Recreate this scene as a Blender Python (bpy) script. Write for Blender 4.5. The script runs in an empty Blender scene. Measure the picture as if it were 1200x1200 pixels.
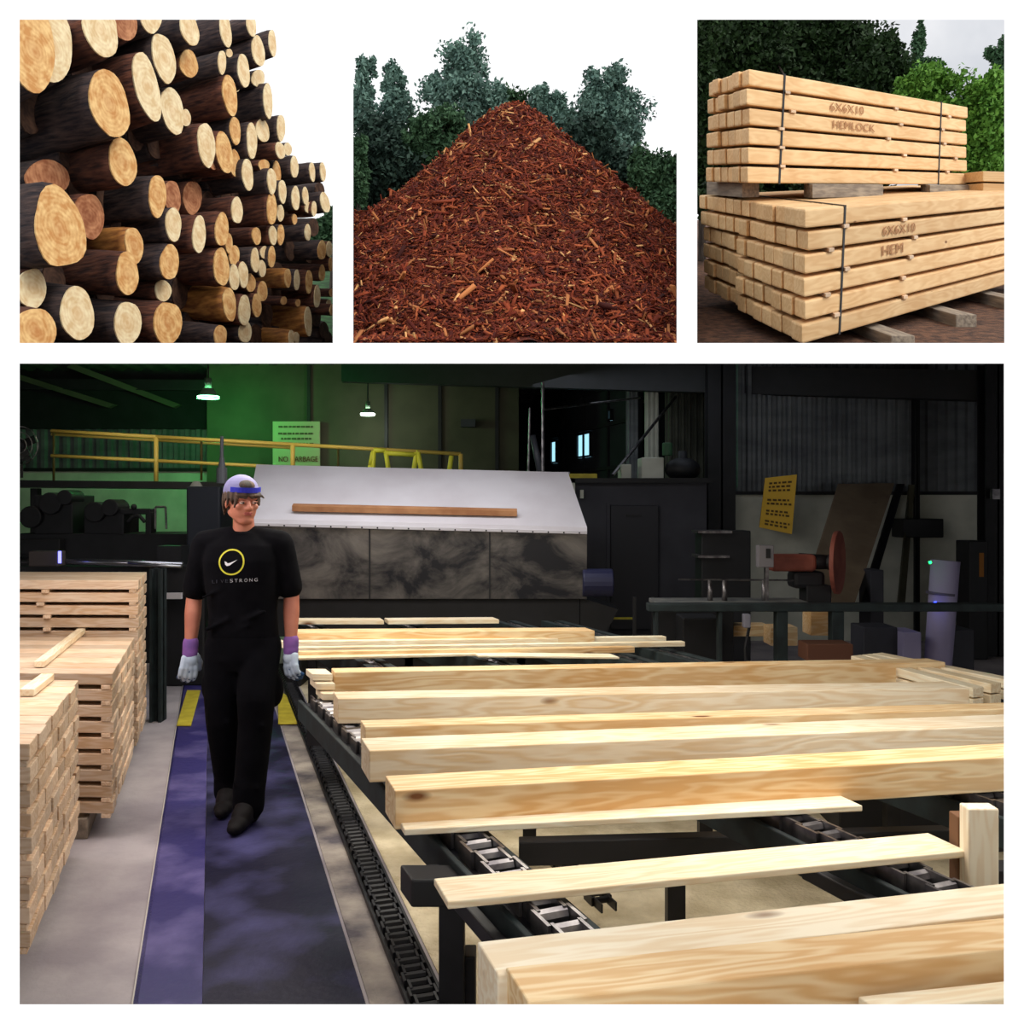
import bpy, bmesh, math, random
import numpy as np
from mathutils import Vector, Matrix, Euler, noise
from mathutils.bvhtree import BVHTree

C = bpy.context.scene.collection
F = 1100.0; HZ = 590.0; CAMZ = 1.6

# ------------------------------------------------------------------ camera, sky, sun, exposure
cam_d = bpy.data.cameras.new('camera'); cam = bpy.data.objects.new('camera', cam_d); C.objects.link(cam)
cam.location = (0, 0, CAMZ); cam.rotation_euler = (math.pi/2, 0, 0)
cam_d.sensor_width = 36; cam_d.lens = 36*F/1200; cam_d.shift_y = -10/1200; cam_d.clip_start = .05; cam_d.clip_end = 400
bpy.context.scene.camera = cam
vs = bpy.context.scene.view_settings
vs.view_transform = 'Standard'; vs.look = 'None'; vs.gamma = 1; vs.use_curve_mapping = False; vs.exposure = 0.0

world = bpy.data.worlds.new('overcast_sky'); bpy.context.scene.world = world; world.use_nodes = True
wn = world.node_tree; wn.nodes.clear()
wo = wn.nodes.new('ShaderNodeOutputWorld'); wb = wn.nodes.new('ShaderNodeBackground')
tc = wn.nodes.new('ShaderNodeTexCoord'); sx = wn.nodes.new('ShaderNodeSeparateXYZ')
mr = wn.nodes.new('ShaderNodeMapRange'); mr.inputs['From Min'].default_value = .2; mr.inputs['From Max'].default_value = .34
nz = wn.nodes.new('ShaderNodeTexNoise'); nz.inputs['Scale'].default_value = 9; nz.inputs['Detail'].default_value = 5
cr = wn.nodes.new('ShaderNodeValToRGB')
cr.color_ramp.elements[0].position = .35; cr.color_ramp.elements[0].color = (.60, .63, .69, 1)
cr.color_ramp.elements[1].position = .7; cr.color_ramp.elements[1].color = (.86, .87, .9, 1)
mx = wn.nodes.new('ShaderNodeMixRGB'); mx.inputs[1].default_value = (1.13, 1.14, 1.16, 1)
yc = wn.nodes.new('ShaderNodeMath'); yc.operation = 'GREATER_THAN'; yc.inputs[1].default_value = .3
ml = wn.nodes.new('ShaderNodeMath'); ml.operation = 'MULTIPLY'
L = wn.links
L.new(tc.outputs['Generated'], sx.inputs[0]); L.new(sx.outputs['X'], mr.inputs['Value'])
L.new(sx.outputs['Y'], yc.inputs[0]); L.new(yc.outputs[0], ml.inputs[0]); L.new(mr.outputs[0], ml.inputs[1])
L.new(tc.outputs['Generated'], nz.inputs['Vector']); L.new(nz.outputs['Fac'], cr.inputs[0])
L.new(ml.outputs[0], mx.inputs[0]); L.new(cr.outputs[0], mx.inputs[2]); L.new(mx.outputs[0], wb.inputs[0])
wb.inputs[1].default_value = 1.0; L.new(wb.outputs[0], wo.inputs[0])

sun_d = bpy.data.lights.new('sun', 'SUN'); sun = bpy.data.objects.new('sun', sun_d); C.objects.link(sun)
sun_d.energy = 1.6; sun_d.angle = math.radians(25); sun_d.color = (1, .95, .86)
sun.rotation_euler = Vector((-1, .42, -.95)).to_track_quat('-Z', 'Y').to_euler()

def area(name, loc, size, size_y, power, color, target=None):
    d = bpy.data.lights.new(name, 'AREA'); d.shape = 'RECTANGLE'; d.size = size; d.size_y = size_y
    d.energy = power; d.color = color
    o = bpy.data.objects.new(name, d); C.objects.link(o); o.location = loc
    if target is not None: o.rotation_euler = (Vector(target)-Vector(loc)).to_track_quat('-Z', 'Y').to_euler()
    return o
area('hall_key_light', (.9, 2.7, 1.93), 2.6, 1.2, 45, (1, .94, .86), (.95, 2.85, .7))
area('hall_mid_light', (-.6, 5.2, 2.30), 2.2, 1.0, 60, (1, .94, .82), (-.6, 5.2, 0))
area('hall_left_light', (-2.3, 4.0, 2.12), 1.2, 1.4, 38, (1, .90, .88), (-2.3, 4.1, 0))
area('hall_far_light', (-.9, 7.4, 2.64), 3.0, .8, 34, (.96, .96, 1.0), (-.9, 7.9, 0))
area('platform_light', (-3.2, 9.3, 2.93), 3.0, .5, 30, (1, .92, .72), (-3.4, 10.9, 2.0))
area('hall_back_light', (1.5, 10.5, 3.0), 4.0, 1.0, 9, (.8, .88, 1.0), (2.5, 11.5, .3))

# ------------------------------------------------------------------ helpers
def W(px, py, D): return Vector(((px-600)/F*D, D, CAMZ-(py-HZ)/F*D))
def G(px, py, z=0.0):
    D = F*(CAMZ-z)/(py-HZ); return Vector(((px-600)/F*D, D, z))
def lin(c):
    c = [x/255 for x in c]
    return tuple((x/12.92 if x <= .04045 else ((x+.055)/1.055)**2.4) for x in c)+(1,)

def mesh_obj(name, verts, faces, mat=None, parent=None, loc=None, smooth=False):
    me = bpy.data.meshes.new(name); me.from_pydata([tuple(v) for v in verts], [], faces); me.update()
    if mat is not None: me.materials.append(mat)
    if smooth: me.polygons.foreach_set('use_smooth', [True]*len(me.polygons))
    o = bpy.data.objects.new(name, me); C.objects.link(o)
    if loc is not None: o.location = loc
    if parent is not None: o.parent = parent
    return o
def tag(o, label=None, cat=None, group=None, kind=None):
    if label: o['label'] = label
    if cat: o['category'] = cat
    if group: o['group'] = group
    if kind: o['kind'] = kind
    return o
def empty(name, loc, label, cat, group=None, rz=0):
    o = bpy.data.objects.new(name, None); o.empty_display_size = .1; C.objects.link(o)
    o.location = loc; o.rotation_euler = (0, 0, rz); return tag(o, label, cat, group)
def to_local(o, parent):
    """parent o (built in world coordinates) to an unrotated or rotated empty, keeping it where it stands"""
    o.parent = parent
    m = Matrix.Translation(parent.location) @ parent.rotation_euler.to_matrix().to_4x4()
    o.matrix_parent_inverse = m.inverted(); return o

class MB:
    def __init__(s): s.v = []; s.f = []
    def hexa(s, O, a, b, c):
        O, a, b, c = map(Vector, (O, a, b, c)); n = len(s.v)
        s.v += [O, O+a, O+a+b, O+b, O+c, O+a+c, O+a+b+c, O+b+c]
        fs = [(0, 3, 2, 1), (4, 5, 6, 7), (0, 1, 5, 4), (1, 2, 6, 5), (2, 3, 7, 6), (3, 0, 4, 7)]
        if a.cross(b).dot(c) < 0: fs = [tuple(reversed(f)) for f in fs]
        s.f += [tuple(n+i for i in f) for f in fs]; return s
    def box(s, x0, x1, y0, y1, z0, z1):
        return s.hexa((x0, y0, z0), (x1-x0, 0, 0), (0, y1-y0, 0), (0, 0, z1-z0))
    def cyl(s, p, q, r, r2=None, n=16, cap=True):
        p, q = Vector(p), Vector(q); r2 = r if r2 is None else r2
        d = (q-p).normalized(); a = d.orthogonal().normalized(); b = d.cross(a); k = len(s.v)
        for i in range(n):
            t = 2*math.pi*i/n; u = a*math.cos(t)+b*math.sin(t); s.v += [p+u*r, q+u*r2]
        for i in range(n):
            j = (i+1) % n; s.f.append((k+2*i, k+2*j, k+2*j+1, k+2*i+1))
        if cap:
            s.f.append(tuple(k+2*i for i in reversed(range(n)))); s.f.append(tuple(k+2*i+1 for i in range(n)))
        return s
    def tube(s, pts, r, n=8):
        for a, b in zip(pts[:-1], pts[1:]): s.cyl(a, b, r, n=n)
        return s
    def poly(s, pts, off):
        off = Vector(off); n = len(s.v); k = len(pts); pts = [Vector(p) for p in pts]
        s.v += pts+[p+off for p in pts]
        s.f.append(tuple(n+i for i in range(k))); s.f.append(tuple(n+k+i for i in reversed(range(k))))
        for i in range(k):
            j = (i+1) % k; s.f.append((n+j, n+i, n+k+i, n+k+j))
        return s
    def sph(s, c, r, nu=14, nv=8):
        c = Vector(c); r = Vector((r, r, r)) if not hasattr(r, '__len__') else Vector(r); n = len(s.v)
        for j in range(nv+1):
            ph = math.pi*j/nv
            for i in range(nu):
                t = 2*math.pi*i/nu
                s.v.append(c+Vector((r.x*math.sin(ph)*math.cos(t), r.y*math.sin(ph)*math.sin(t), r.z*math.cos(ph))))
        for j in range(nv):
            for i in range(nu):
                k = (i+1) % nu; s.f.append((n+j*nu+i, n+(j+1)*nu+i, n+(j+1)*nu+k, n+j*nu+k))
        return s
    def build(s, name, mat, parent=None, bevel=0, smooth=False, label=None, cat=None, group=None, kind=None, seg=2, local=False):
        v = s.v
        if parent is None or local:
            xs = [p[0] for p in v]; ys = [p[1] for p in v]; zs = [p[2] for p in v]
            o0 = Vector(((min(xs)+max(xs))/2, (min(ys)+max(ys))/2, min(zs)))
        else: o0 = Vector((0, 0, 0))
        if parent is None:
            o = mesh_obj(name, [Vector(p)-o0 for p in v], s.f, mat, None, o0, smooth)
        else:
            o = mesh_obj(name, v, s.f, mat, None, None, smooth)
            if parent.type == 'EMPTY' or parent.type == 'MESH': 
                o.parent = parent; m = world_m(parent); o.matrix_parent_inverse = m.inverted()
        bm = bmesh.new(); bm.from_mesh(o.data); bmesh.ops.recalc_face_normals(bm, faces=bm.faces); bm.to_mesh(o.data); bm.free()
        if bevel:
            b = o.modifiers.new('bevel', 'BEVEL'); b.width = bevel; b.segments = seg; b.limit_method = 'ANGLE'
        return tag(o, label, cat, group, kind)
def world_m(o):
    m = Matrix.Translation(o.location) @ o.rotation_euler.to_matrix().to_4x4()
    if o.parent is not None: m = world_m(o.parent) @ o.matrix_parent_inverse @ m
    return m

# ------------------------------------------------------------------ materials
def new_mat(name):
    m = bpy.data.materials.new(name); m.use_nodes = True; return m, m.node_tree, m.node_tree.nodes['Principled BSDF']
def mat(name, col, rough=.7, metal=0, col2=None, scale=4, stretch=(1, 1, 1), bump=0, detail=4, lo=.35, hi=.65, bscale=None, spec=None, coat=0, coord='Object', rnd=0):
    m, nt, b = new_mat(name); N = nt.nodes; K = nt.links
    b.inputs['Base Color'].default_value = lin(col); b.inputs['Roughness'].default_value = rough; b.inputs['Metallic'].default_value = metal
    if spec is not None: b.inputs['Specular IOR Level'].default_value = spec
    if coat: b.inputs['Coat Weight'].default_value = coat
    if col2 or bump or rnd:
        t = N.new('ShaderNodeTexCoord'); mp = N.new('ShaderNodeMapping'); mp.inputs['Scale'].default_value = stretch
        K.new(t.outputs[coord], mp.inputs[0])
        oi = N.new('ShaderNodeObjectInfo'); sc = N.new('ShaderNodeVectorMath'); sc.operation = 'SCALE'; sc.inputs['Scale'].default_value = 37
        K.new(oi.outputs['Random'], sc.inputs[0]); K.new(sc.outputs[0], mp.inputs['Location'])
        n = N.new('ShaderNodeTexNoise'); n.inputs['Scale'].default_value = scale; n.inputs['Detail'].default_value = detail
        K.new(mp.outputs[0], n.inputs['Vector'])
        last = None
        if col2:
            r = N.new('ShaderNodeValToRGB'); r.color_ramp.elements[0].position = lo; r.color_ramp.elements[1].position = hi
            r.color_ramp.elements[0].color = lin(col); r.color_ramp.elements[1].color = lin(col2)
            K.new(n.outputs['Fac'], r.inputs[0]); last = r.outputs[0]
        if rnd:
            hs = N.new('ShaderNodeHueSaturation'); mm = N.new('ShaderNodeMapRange'); mm.inputs['To Min'].default_value = 1-rnd; mm.inputs['To Max'].default_value = 1+rnd*.5
            K.new(oi.outputs['Random'], mm.inputs['Value']); K.new(mm.outputs[0], hs.inputs['Value'])
            if last is None: hs.inputs['Color'].default_value = lin(col)
            else: K.new(last, hs.inputs['Color'])
            last = hs.outputs[0]
        if last is not None: K.new(last, b.inputs['Base Color'])
        if bump:
            n2 = n
            if bscale:
                n2 = N.new('ShaderNodeTexNoise'); n2.inputs['Scale'].default_value = bscale; n2.inputs['Detail'].default_value = 5; K.new(mp.outputs[0], n2.inputs['Vector'])
            bp = N.new('ShaderNodeBump'); bp.inputs['Strength'].default_value = bump; bp.inputs['Distance'].default_value = .02
            K.new(n2.outputs['Fac'], bp.inputs['Height']); K.new(bp.outputs[0], b.inputs['Normal'])
    return m
def emis(name, col, s):
    m, nt, b = new_mat(name); b.inputs['Base Color'].default_value = lin(col); b.inputs['Emission Color'].default_value = lin(col); b.inputs['Emission Strength'].default_value = s; return m
def wood(name, c1, c2, knot=(120, 75, 40), k_size=1.3, rnd=.1, grain=1.0, rough=.62, k_amt=.08):
    """sawn softwood: streaky grain along local x, cathedral figure, a few knots"""
    m, nt, b = new_mat(name); N = nt.nodes; K = nt.links; b.inputs['Roughness'].default_value = rough; b.inputs['Specular IOR Level'].default_value = .25
    t = N.new('ShaderNodeTexCoord'); oi = N.new('ShaderNodeObjectInfo'); sc = N.new('ShaderNodeVectorMath'); sc.operation = 'SCALE'; sc.inputs['Scale'].default_value = 53
    K.new(oi.outputs['Random'], sc.inputs[0]); ad = N.new('ShaderNodeVectorMath'); K.new(t.outputs['Object'], ad.inputs[0]); K.new(sc.outputs[0], ad.inputs[1])
    mp = N.new('ShaderNodeMapping'); mp.inputs['Scale'].default_value = (.9*grain, 7*grain, 7*grain); K.new(ad.outputs[0], mp.inputs[0])
    n0 = N.new('ShaderNodeTexNoise'); n0.inputs['Scale'].default_value = 1.0; n0.inputs['Detail'].default_value = 3; K.new(mp.outputs[0], n0.inputs['Vector'])
    mu = N.new('ShaderNodeMath'); mu.operation = 'MULTIPLY'; mu.inputs[1].default_value = 60; K.new(n0.outputs['Fac'], mu.inputs[0])
    si = N.new('ShaderNodeMath'); si.operation = 'SINE'; K.new(mu.outputs[0], si.inputs[0])
    mr = N.new('ShaderNodeMapRange'); mr.inputs['From Min'].default_value = -1; mr.inputs['To Min'].default_value = 0; mr.inputs['To Max'].default_value = .32; K.new(si.outputs[0], mr.inputs['Value'])
    n1 = N.new('ShaderNodeTexNoise'); n1.inputs['Scale'].default_value = 1.6; n1.inputs['Detail'].default_value = 2; K.new(ad.outputs[0], n1.inputs['Vector'])
    m2 = N.new('ShaderNodeMath'); m2.operation = 'MULTIPLY_ADD'; m2.inputs[1].default_value = 1.1; K.new(n1.outputs['Fac'], m2.inputs[0]); K.new(mr.outputs[0], m2.inputs[2])
    rp = N.new('ShaderNodeValToRGB'); rp.color_ramp.elements[0].position = .42; rp.color_ramp.elements[1].position = 1.0
    rp.color_ramp.elements[0].color = lin(c1); rp.color_ramp.elements[1].color = lin(c2); K.new(m2.outputs[0], rp.inputs[0])
    vm = N.new('ShaderNodeMapping'); vm.inputs['Scale'].default_value = (k_size, k_size*2.6, k_size*2.6); K.new(ad.outputs[0], vm.inputs[0])
    v = N.new('ShaderNodeTexVoronoi'); v.inputs['Scale'].default_value = 1.0; K.new(vm.outputs[0], v.inputs['Vector'])
    kr = N.new('ShaderNodeMapRange'); kr.inputs['From Min'].default_value = k_amt; kr.inputs['From Max'].default_value = k_amt*.45; K.new(v.outputs['Distance'], kr.inputs['Value'])
    mx = N.new('ShaderNodeMixRGB'); K.new(kr.outputs[0], mx.inputs[0]); K.new(rp.outputs[0], mx.inputs[1]); mx.inputs[2].default_value = lin(knot)
    hs = N.new('ShaderNodeHueSaturation'); mm = N.new('ShaderNodeMapRange'); mm.inputs['To Min'].default_value = 1-rnd; mm.inputs['To Max'].default_value = 1+rnd*.5
    K.new(oi.outputs['Random'], mm.inputs['Value']); K.new(mm.outputs[0], hs.inputs['Value']); K.new(mx.outputs[0], hs.inputs['Color'])
    K.new(hs.outputs[0], b.inputs['Base Color'])
    bp = N.new('ShaderNodeBump'); bp.inputs['Strength'].default_value = .25; bp.inputs['Distance'].default_value = .004; K.new(m2.outputs[0], bp.inputs['Height']); K.new(bp.outputs[0], b.inputs['Normal'])
    return m
def rings(name, c1, c2, cc, freq=115, rough=.75, use_attr=False):
    """cut face of a log: growth rings around the local origin in the local yz plane"""
    m, nt, b = new_mat(name); N = nt.nodes; K = nt.links; b.inputs['Roughness'].default_value = rough; b.inputs['Specular IOR Level'].default_value = .2
    t = N.new('ShaderNodeTexCoord'); oi = N.new('ShaderNodeObjectInfo'); sc = N.new('ShaderNodeVectorMath'); sc.operation = 'SCALE'; sc.inputs['Scale'].default_value = 31
    K.new(oi.outputs['Random'], sc.inputs[0]); ad = N.new('ShaderNodeVectorMath'); K.new(t.outputs['Object'], ad.inputs[0]); K.new(sc.outputs[0], ad.inputs[1])
    n = N.new('ShaderNodeTexNoise'); n.inputs['Scale'].default_value = 3.5; n.inputs['Detail'].default_value = 3; K.new(ad.outputs[0], n.inputs['Vector'])
    ln = N.new('ShaderNodeVectorMath'); ln.operation = 'LENGTH'; K.new(t.outputs['Object'], ln.inputs[0])
    ma = N.new('ShaderNodeMath'); ma.operation = 'MULTIPLY_ADD'; ma.inputs[1].default_value = .16; K.new(n.outputs['Fac'], ma.inputs[0]); K.new(ln.outputs['Value'], ma.inputs[2])
    mu = N.new('ShaderNodeMath'); mu.operation = 'MULTIPLY'; mu.inputs[1].default_value = freq; K.new(ma.outputs[0], mu.inputs[0])
    si = N.new('ShaderNodeMath'); si.operation = 'SINE'; K.new(mu.outputs[0], si.inputs[0])
    n2 = N.new('ShaderNodeTexNoise'); n2.inputs['Scale'].default_value = 9; n2.inputs['Detail'].default_value = 6; K.new(ad.outputs[0], n2.inputs['Vector'])
    s2 = N.new('ShaderNodeMath'); s2.operation = 'MULTIPLY_ADD'; s2.inputs[1].default_value = .045; K.new(si.outputs[0], s2.inputs[0]); K.new(n2.outputs['Fac'], s2.inputs[2])
    rp = N.new('ShaderNodeValToRGB'); rp.color_ramp.elements[0].position = .35; rp.color_ramp.elements[1].position = .68
    rp.color_ramp.elements[0].color = lin(c1); rp.color_ramp.elements[1].color = lin(c2); K.new(s2.outputs[0], rp.inputs[0])
    hm = N.new('ShaderNodeMapRange'); hm.inputs['From Min'].default_value = .04; hm.inputs['From Max'].default_value = .24; hm.inputs['To Min'].default_value = .55; hm.inputs['To Max'].default_value = 0
    K.new(ma.outputs[0], hm.inputs['Value']); mx = N.new('ShaderNodeMixRGB'); K.new(hm.outputs[0], mx.inputs[0]); K.new(rp.outputs[0], mx.inputs[1]); mx.inputs[2].default_value = lin(cc)
    K.new(mx.outputs[0], b.inputs['Base Color']); return m

M = {}
M['white_wall'] = mat('white_painted_wall', (247, 247, 247), .9)
M['beam'] = wood('sawn_beam_wood', (246, 234, 210), (224, 194, 152), k_size=1.5, grain=1.6)
M['beam2'] = wood('sawn_beam_wood_gold', (243, 221, 180), (212, 166, 110), k_size=1.7, grain=1.5)
M['plank'] = wood('pale_plank_wood', (250, 240, 214), (232, 206, 166), grain=2.0, k_size=1.1)
M['stack'] = wood('stacked_board_wood', (238, 214, 188), (210, 172, 134), grain=2, rnd=.25)
M['yard'] = wood('hemlock_beam_wood', (234, 198, 148), (216, 172, 120), k_size=.8, rnd=.16, grain=.6, k_amt=.05)
M['yard_dark'] = mat('weathered_timber', (120, 108, 96), .9, col2=(160, 146, 128), scale=3, stretch=(1, 8, 8), bump=.4)
M['bark'] = mat('dark_bark', (34, 28, 34), .95, col2=(92, 72, 66), scale=7, stretch=(.5, 3, 3), bump=1.0, lo=.35, hi=.75, rnd=.3)
M['bark2'] = mat('reddish_bark', (52, 26, 22), .95, col2=(128, 76, 54), scale=7, stretch=(.5, 3, 3), bump=1.0, lo=.35, hi=.75, rnd=.3)
M['bark3'] = mat('peeled_golden_bark', (120, 70, 28), .8, col2=(190, 128, 60), scale=6, stretch=(.6, 2.4, 2.4), bump=.5, rnd=.15)
M['end0'] = rings('pale_cut_face', (224, 194, 146), (250, 234, 194), (220, 176, 124))
M['end1'] = rings('orange_cut_face', (208, 150, 90), (244, 206, 144), (190, 122, 72))
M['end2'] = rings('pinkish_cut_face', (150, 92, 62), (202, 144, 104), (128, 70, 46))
M['end3'] = rings('shade_darkened_cut_face', (56, 40, 34), (92, 66, 52), (50, 34, 28))  # ends of the recessed logs: shade of the gaps put into the colour
M['dirt'] = mat('brown_yard_dirt', (58, 36, 26), .95, col2=(112, 76, 54), scale=9, bump=1.0, bscale=30)
M['grass'] = mat('green_slope', (30, 62, 30), .95, col2=(60, 110, 56), scale=5, bump=.6)
M['black_steel'] = mat('black_steel', (9, 9, 13), .5, .3, col2=(24, 24, 30), scale=8)
M['dark'] = mat('dark_machine_paint', (7, 7, 11), .6, .0, col2=(18, 18, 24), scale=6)
M['teal'] = mat('dark_teal_paint', (12, 22, 25), .75, .0, col2=(28, 42, 44), scale=10)
M['steel'] = mat('worn_steel', (96, 92, 96), .35, .9, col2=(150, 146, 146), scale=16)
M['strap'] = mat('black_steel_strap', (20, 18, 20), .5, .3)
M['concrete'] = mat('dusty_concrete', (146, 138, 144), .85, col2=(184, 176, 178), scale=2.2, bump=.15, bscale=40, detail=8)
M['dusty'] = mat('sawdust_strip', (84, 78, 84), .8, col2=(178, 168, 156), scale=4, detail=8, bump=.4, bscale=40)
M['sawdust'] = mat('sawdust', (190, 174, 140), .95, col2=(226, 212, 180), scale=6, detail=8, bump=.6, bscale=50)
M['matt'] = mat('dusty_blue_rubber_mat', (48, 42, 104), .5, col2=(122, 112, 168), scale=3.2, detail=9, lo=.45, hi=.78, bump=.12, bscale=30, spec=.5)
M['yellow'] = mat('yellow_paint', (212, 196, 62), .6, col2=(190, 172, 50), scale=12)
M['rail_yellow'] = mat('yellow_railing_paint', (222, 192, 92), .5)

# ------------------------------------------------------------------ front wall with its four openings
PAN = [(23, 23, 390, 402), (414, 23, 793, 402), (817, 23, 1177, 402), (23, 426, 1176.5, 1177)]
def front_wall():
    D = 1.3; T = .012
    holes = []
    for (a, b, c, d) in PAN:
        p, q = W(a, b, D), W(c, d, D); holes.append((p.x, q.x, q.z, p.z))
    xs = sorted({-5, 5} | {h[0] for h in holes} | {h[1] for h in holes}); zs = sorted({0, 4.2} | {h[2] for h in holes} | {h[3] for h in holes})
    v = []; f = []; idx = {}
    def vid(x, y, z):
        k = (round(x, 5), round(y, 5), round(z, 5))
        if k not in idx: idx[k] = len(v); v.append((x, y, z))
        return idx[k]
    def inside(x, z): return any(h[0] < x < h[1] and h[2] < z < h[3] for h in holes)
    def cells(y, off):
        hs = [(h[0]-off, h[1]+off, h[2]-off, h[3]+off) for h in holes]
        X = sorted({-5, 5} | {h[0] for h in hs} | {h[1] for h in hs}); Z = sorted({0, 4.2} | {h[2] for h in hs} | {h[3] for h in hs})
        for i in range(len(X)-1):
            for j in range(len(Z)-1):
                cx, cz = (X[i]+X[i+1])/2, (Z[j]+Z[j+1])/2
                if any(h[0] < cx < h[1] and h[2] < cz < h[3] for h in hs): continue
                q = [vid(X[i], y, Z[j]), vid(X[i+1], y, Z[j]), vid(X[i+1], y, Z[j+1]), vid(X[i], y, Z[j+1])]
                f.append(q if y == D else q[::-1])
    off = .008
    cells(D, 0); cells(D+T, off)
    for h in holes:
        a = [(h[0], h[2]), (h[1], h[2]), (h[1], h[3]), (h[0], h[3])]
        b = [(h[0]-off, h[2]-off), (h[1]+off, h[2]-off), (h[1]+off, h[3]+off), (h[0]-off, h[3]+off)]
        for i in range(4):
            j = (i+1) % 4
            f.append([vid(a[i][0], D, a[i][1]), vid(b[i][0], D+T, b[i][1]), vid(b[j][0], D+T, b[j][1]), vid(a[j][0], D, a[j][1])])
    o = mesh_obj('wall_front', v, f, M['white_wall']); tag(o, 'white wall with four framed openings', None, None, 'structure')
front_wall()

# ------------------------------------------------------------------ hall shell
SL = .1505
M['roof'] = mat('dark_roof_lining', (16, 16, 20), .9, col2=(26, 26, 30), scale=4)
M['ceil'] = mat('ribbed_metal_ceiling', (60, 62, 52), .6, .3, col2=(84, 86, 74), scale=3)
M['pale_wall'] = mat('pale_block_wall', (190, 192, 178), .8, col2=(214, 214, 200), scale=3)
M['brown_wall'] = mat('olive_brown_wall', (66, 64, 48), .85, col2=(80, 78, 60), scale=2)
M['corr'] = mat('corrugated_wall_metal', (96, 100, 104), .55, .4, col2=(120, 124, 126), scale=2, stretch=(1, 1, 3))
M['plain_dark'] = mat('dark_wall_panel', (26, 27, 34), .85, col2=(36, 37, 44), scale=3)

def struct(name, mb, m, **k): return mb.build(name, m, kind='structure', **k)
struct('floor', MB().box(-9, 9, 1.36, 21, -.2, 0), M['concrete'])
DB = 13.6
# roof slab: rises with the yard above it, then runs flat to the back wall
zr = lambda D: CAMZ+SL*D
struct('ceiling', MB().hexa((-9, 1.36, zr(1.36)), (18, 0, 0), (0, DB-1.36, SL*(DB-1.36)), (0, 0, .012)), M['roof'])
rb = MB()
for i in range(64):                                                    # ribs of the flat sheet-metal part
    x = -9+i*18/64; rb.poly([(x, DB, 3.70), (x+.06, DB, 3.66), (x+.14, DB, 3.66), (x+.2, DB, 3.70), (x+.2813, DB, 3.70), (x+.2813, DB, 3.74), (x, DB, 3.74)], (0, 7.4, 0))
struct('ceiling', rb, M['ceil'])
def corrugated(name, x0, x1, y, z0, z1, m, pitch=.16, depth=.05, kind='structure', alongy=False):
    n = int(abs(x1-x0)/pitch); v = []; f = []
    prof = []
    for i in range(n):
        a = x0+(x1-x0)*i/n; w = (x1-x0)/n
        prof += [(a, 0), (a+w*.35, 0), (a+w*.5, depth), (a+w*.85, depth)]
    prof.append((x1, 0))
    P = [((y-d, a) if alongy else (a, y-d)) for a, d in prof]
    for p in P: v += [(p[0], p[1], z0), (p[0], p[1], z1)]
    k = len(P)
    bx = (lambda a: (y+.06, a)) if alongy else (lambda a: (a, y+.06))
    for p, (a, d) in zip(P, prof): q = bx(a); v += [(q[0], q[1], z0), (q[0], q[1], z1)]
    for i in range(k-1):
        f.append((2*i, 2*i+2, 2*i+3, 2*i+1)); f.append((2*k+2*i, 2*k+2*i+1, 2*k+2*i+3, 2*k+2*i+2))
        f.append((2*i+1, 2*i+3, 2*k+2*i+3, 2*k+2*i+1)); f.append((2*i, 2*k+2*i, 2*k+2*i+2, 2*i+2))
    f.append((0, 1, 2*k+1, 2*k)); f.append((2*k-2, 4*k-2, 4*k-1, 2*k-1))
    o = mesh_obj(name, v, f, m); return tag(o, kind=kind)
struct('wall_left', MB().box(-9.1, -9, 1.36, 21, 0, 3.8), M['brown_wall'])
struct('wall_right', MB().box(9, 9.1, 1.36, 21, 0, 3.8), M['plain_dark'])
# back wall, left part: pale block wall below, ribbed metal above
DL = 14.6
struct('wall_back', MB().box(-9, -4.5, DL, DL+.2, 0, 2.14), M['pale_wall'])
struct('trim_1', MB().box(-9, -4.5, DL-.06, DL, 2.10, 2.15), M['dark'])
corrugated('wall_back', -9, -4.5, DL+.1, 2.15, 2.76, M['corr'], .17)
struct('wall_back', MB().box(-9, -4.5, DL, DL+.2, 2.76, 3.7), M['roof'])
struct('wall_partition', MB().box(-4.55, .1, 14.0, 14.15, 0, 3.70), M['brown_wall'])
struct('wall_partition', MB().box(.02, .1, 14.1, 20, 0, 3.70), M['brown_wall'])
pp = MB()
for x in (-3.05, -1.9, -1.1, -.25): pp.box(x, x+.05, 13.96, 14.02, 0, 3.7)
struct('trim_2', pp, M['dark'])
struct('wall_back', MB().box(0, 9, 19.0, 19.2, 0, 3.7), M['plain_dark'])
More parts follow.
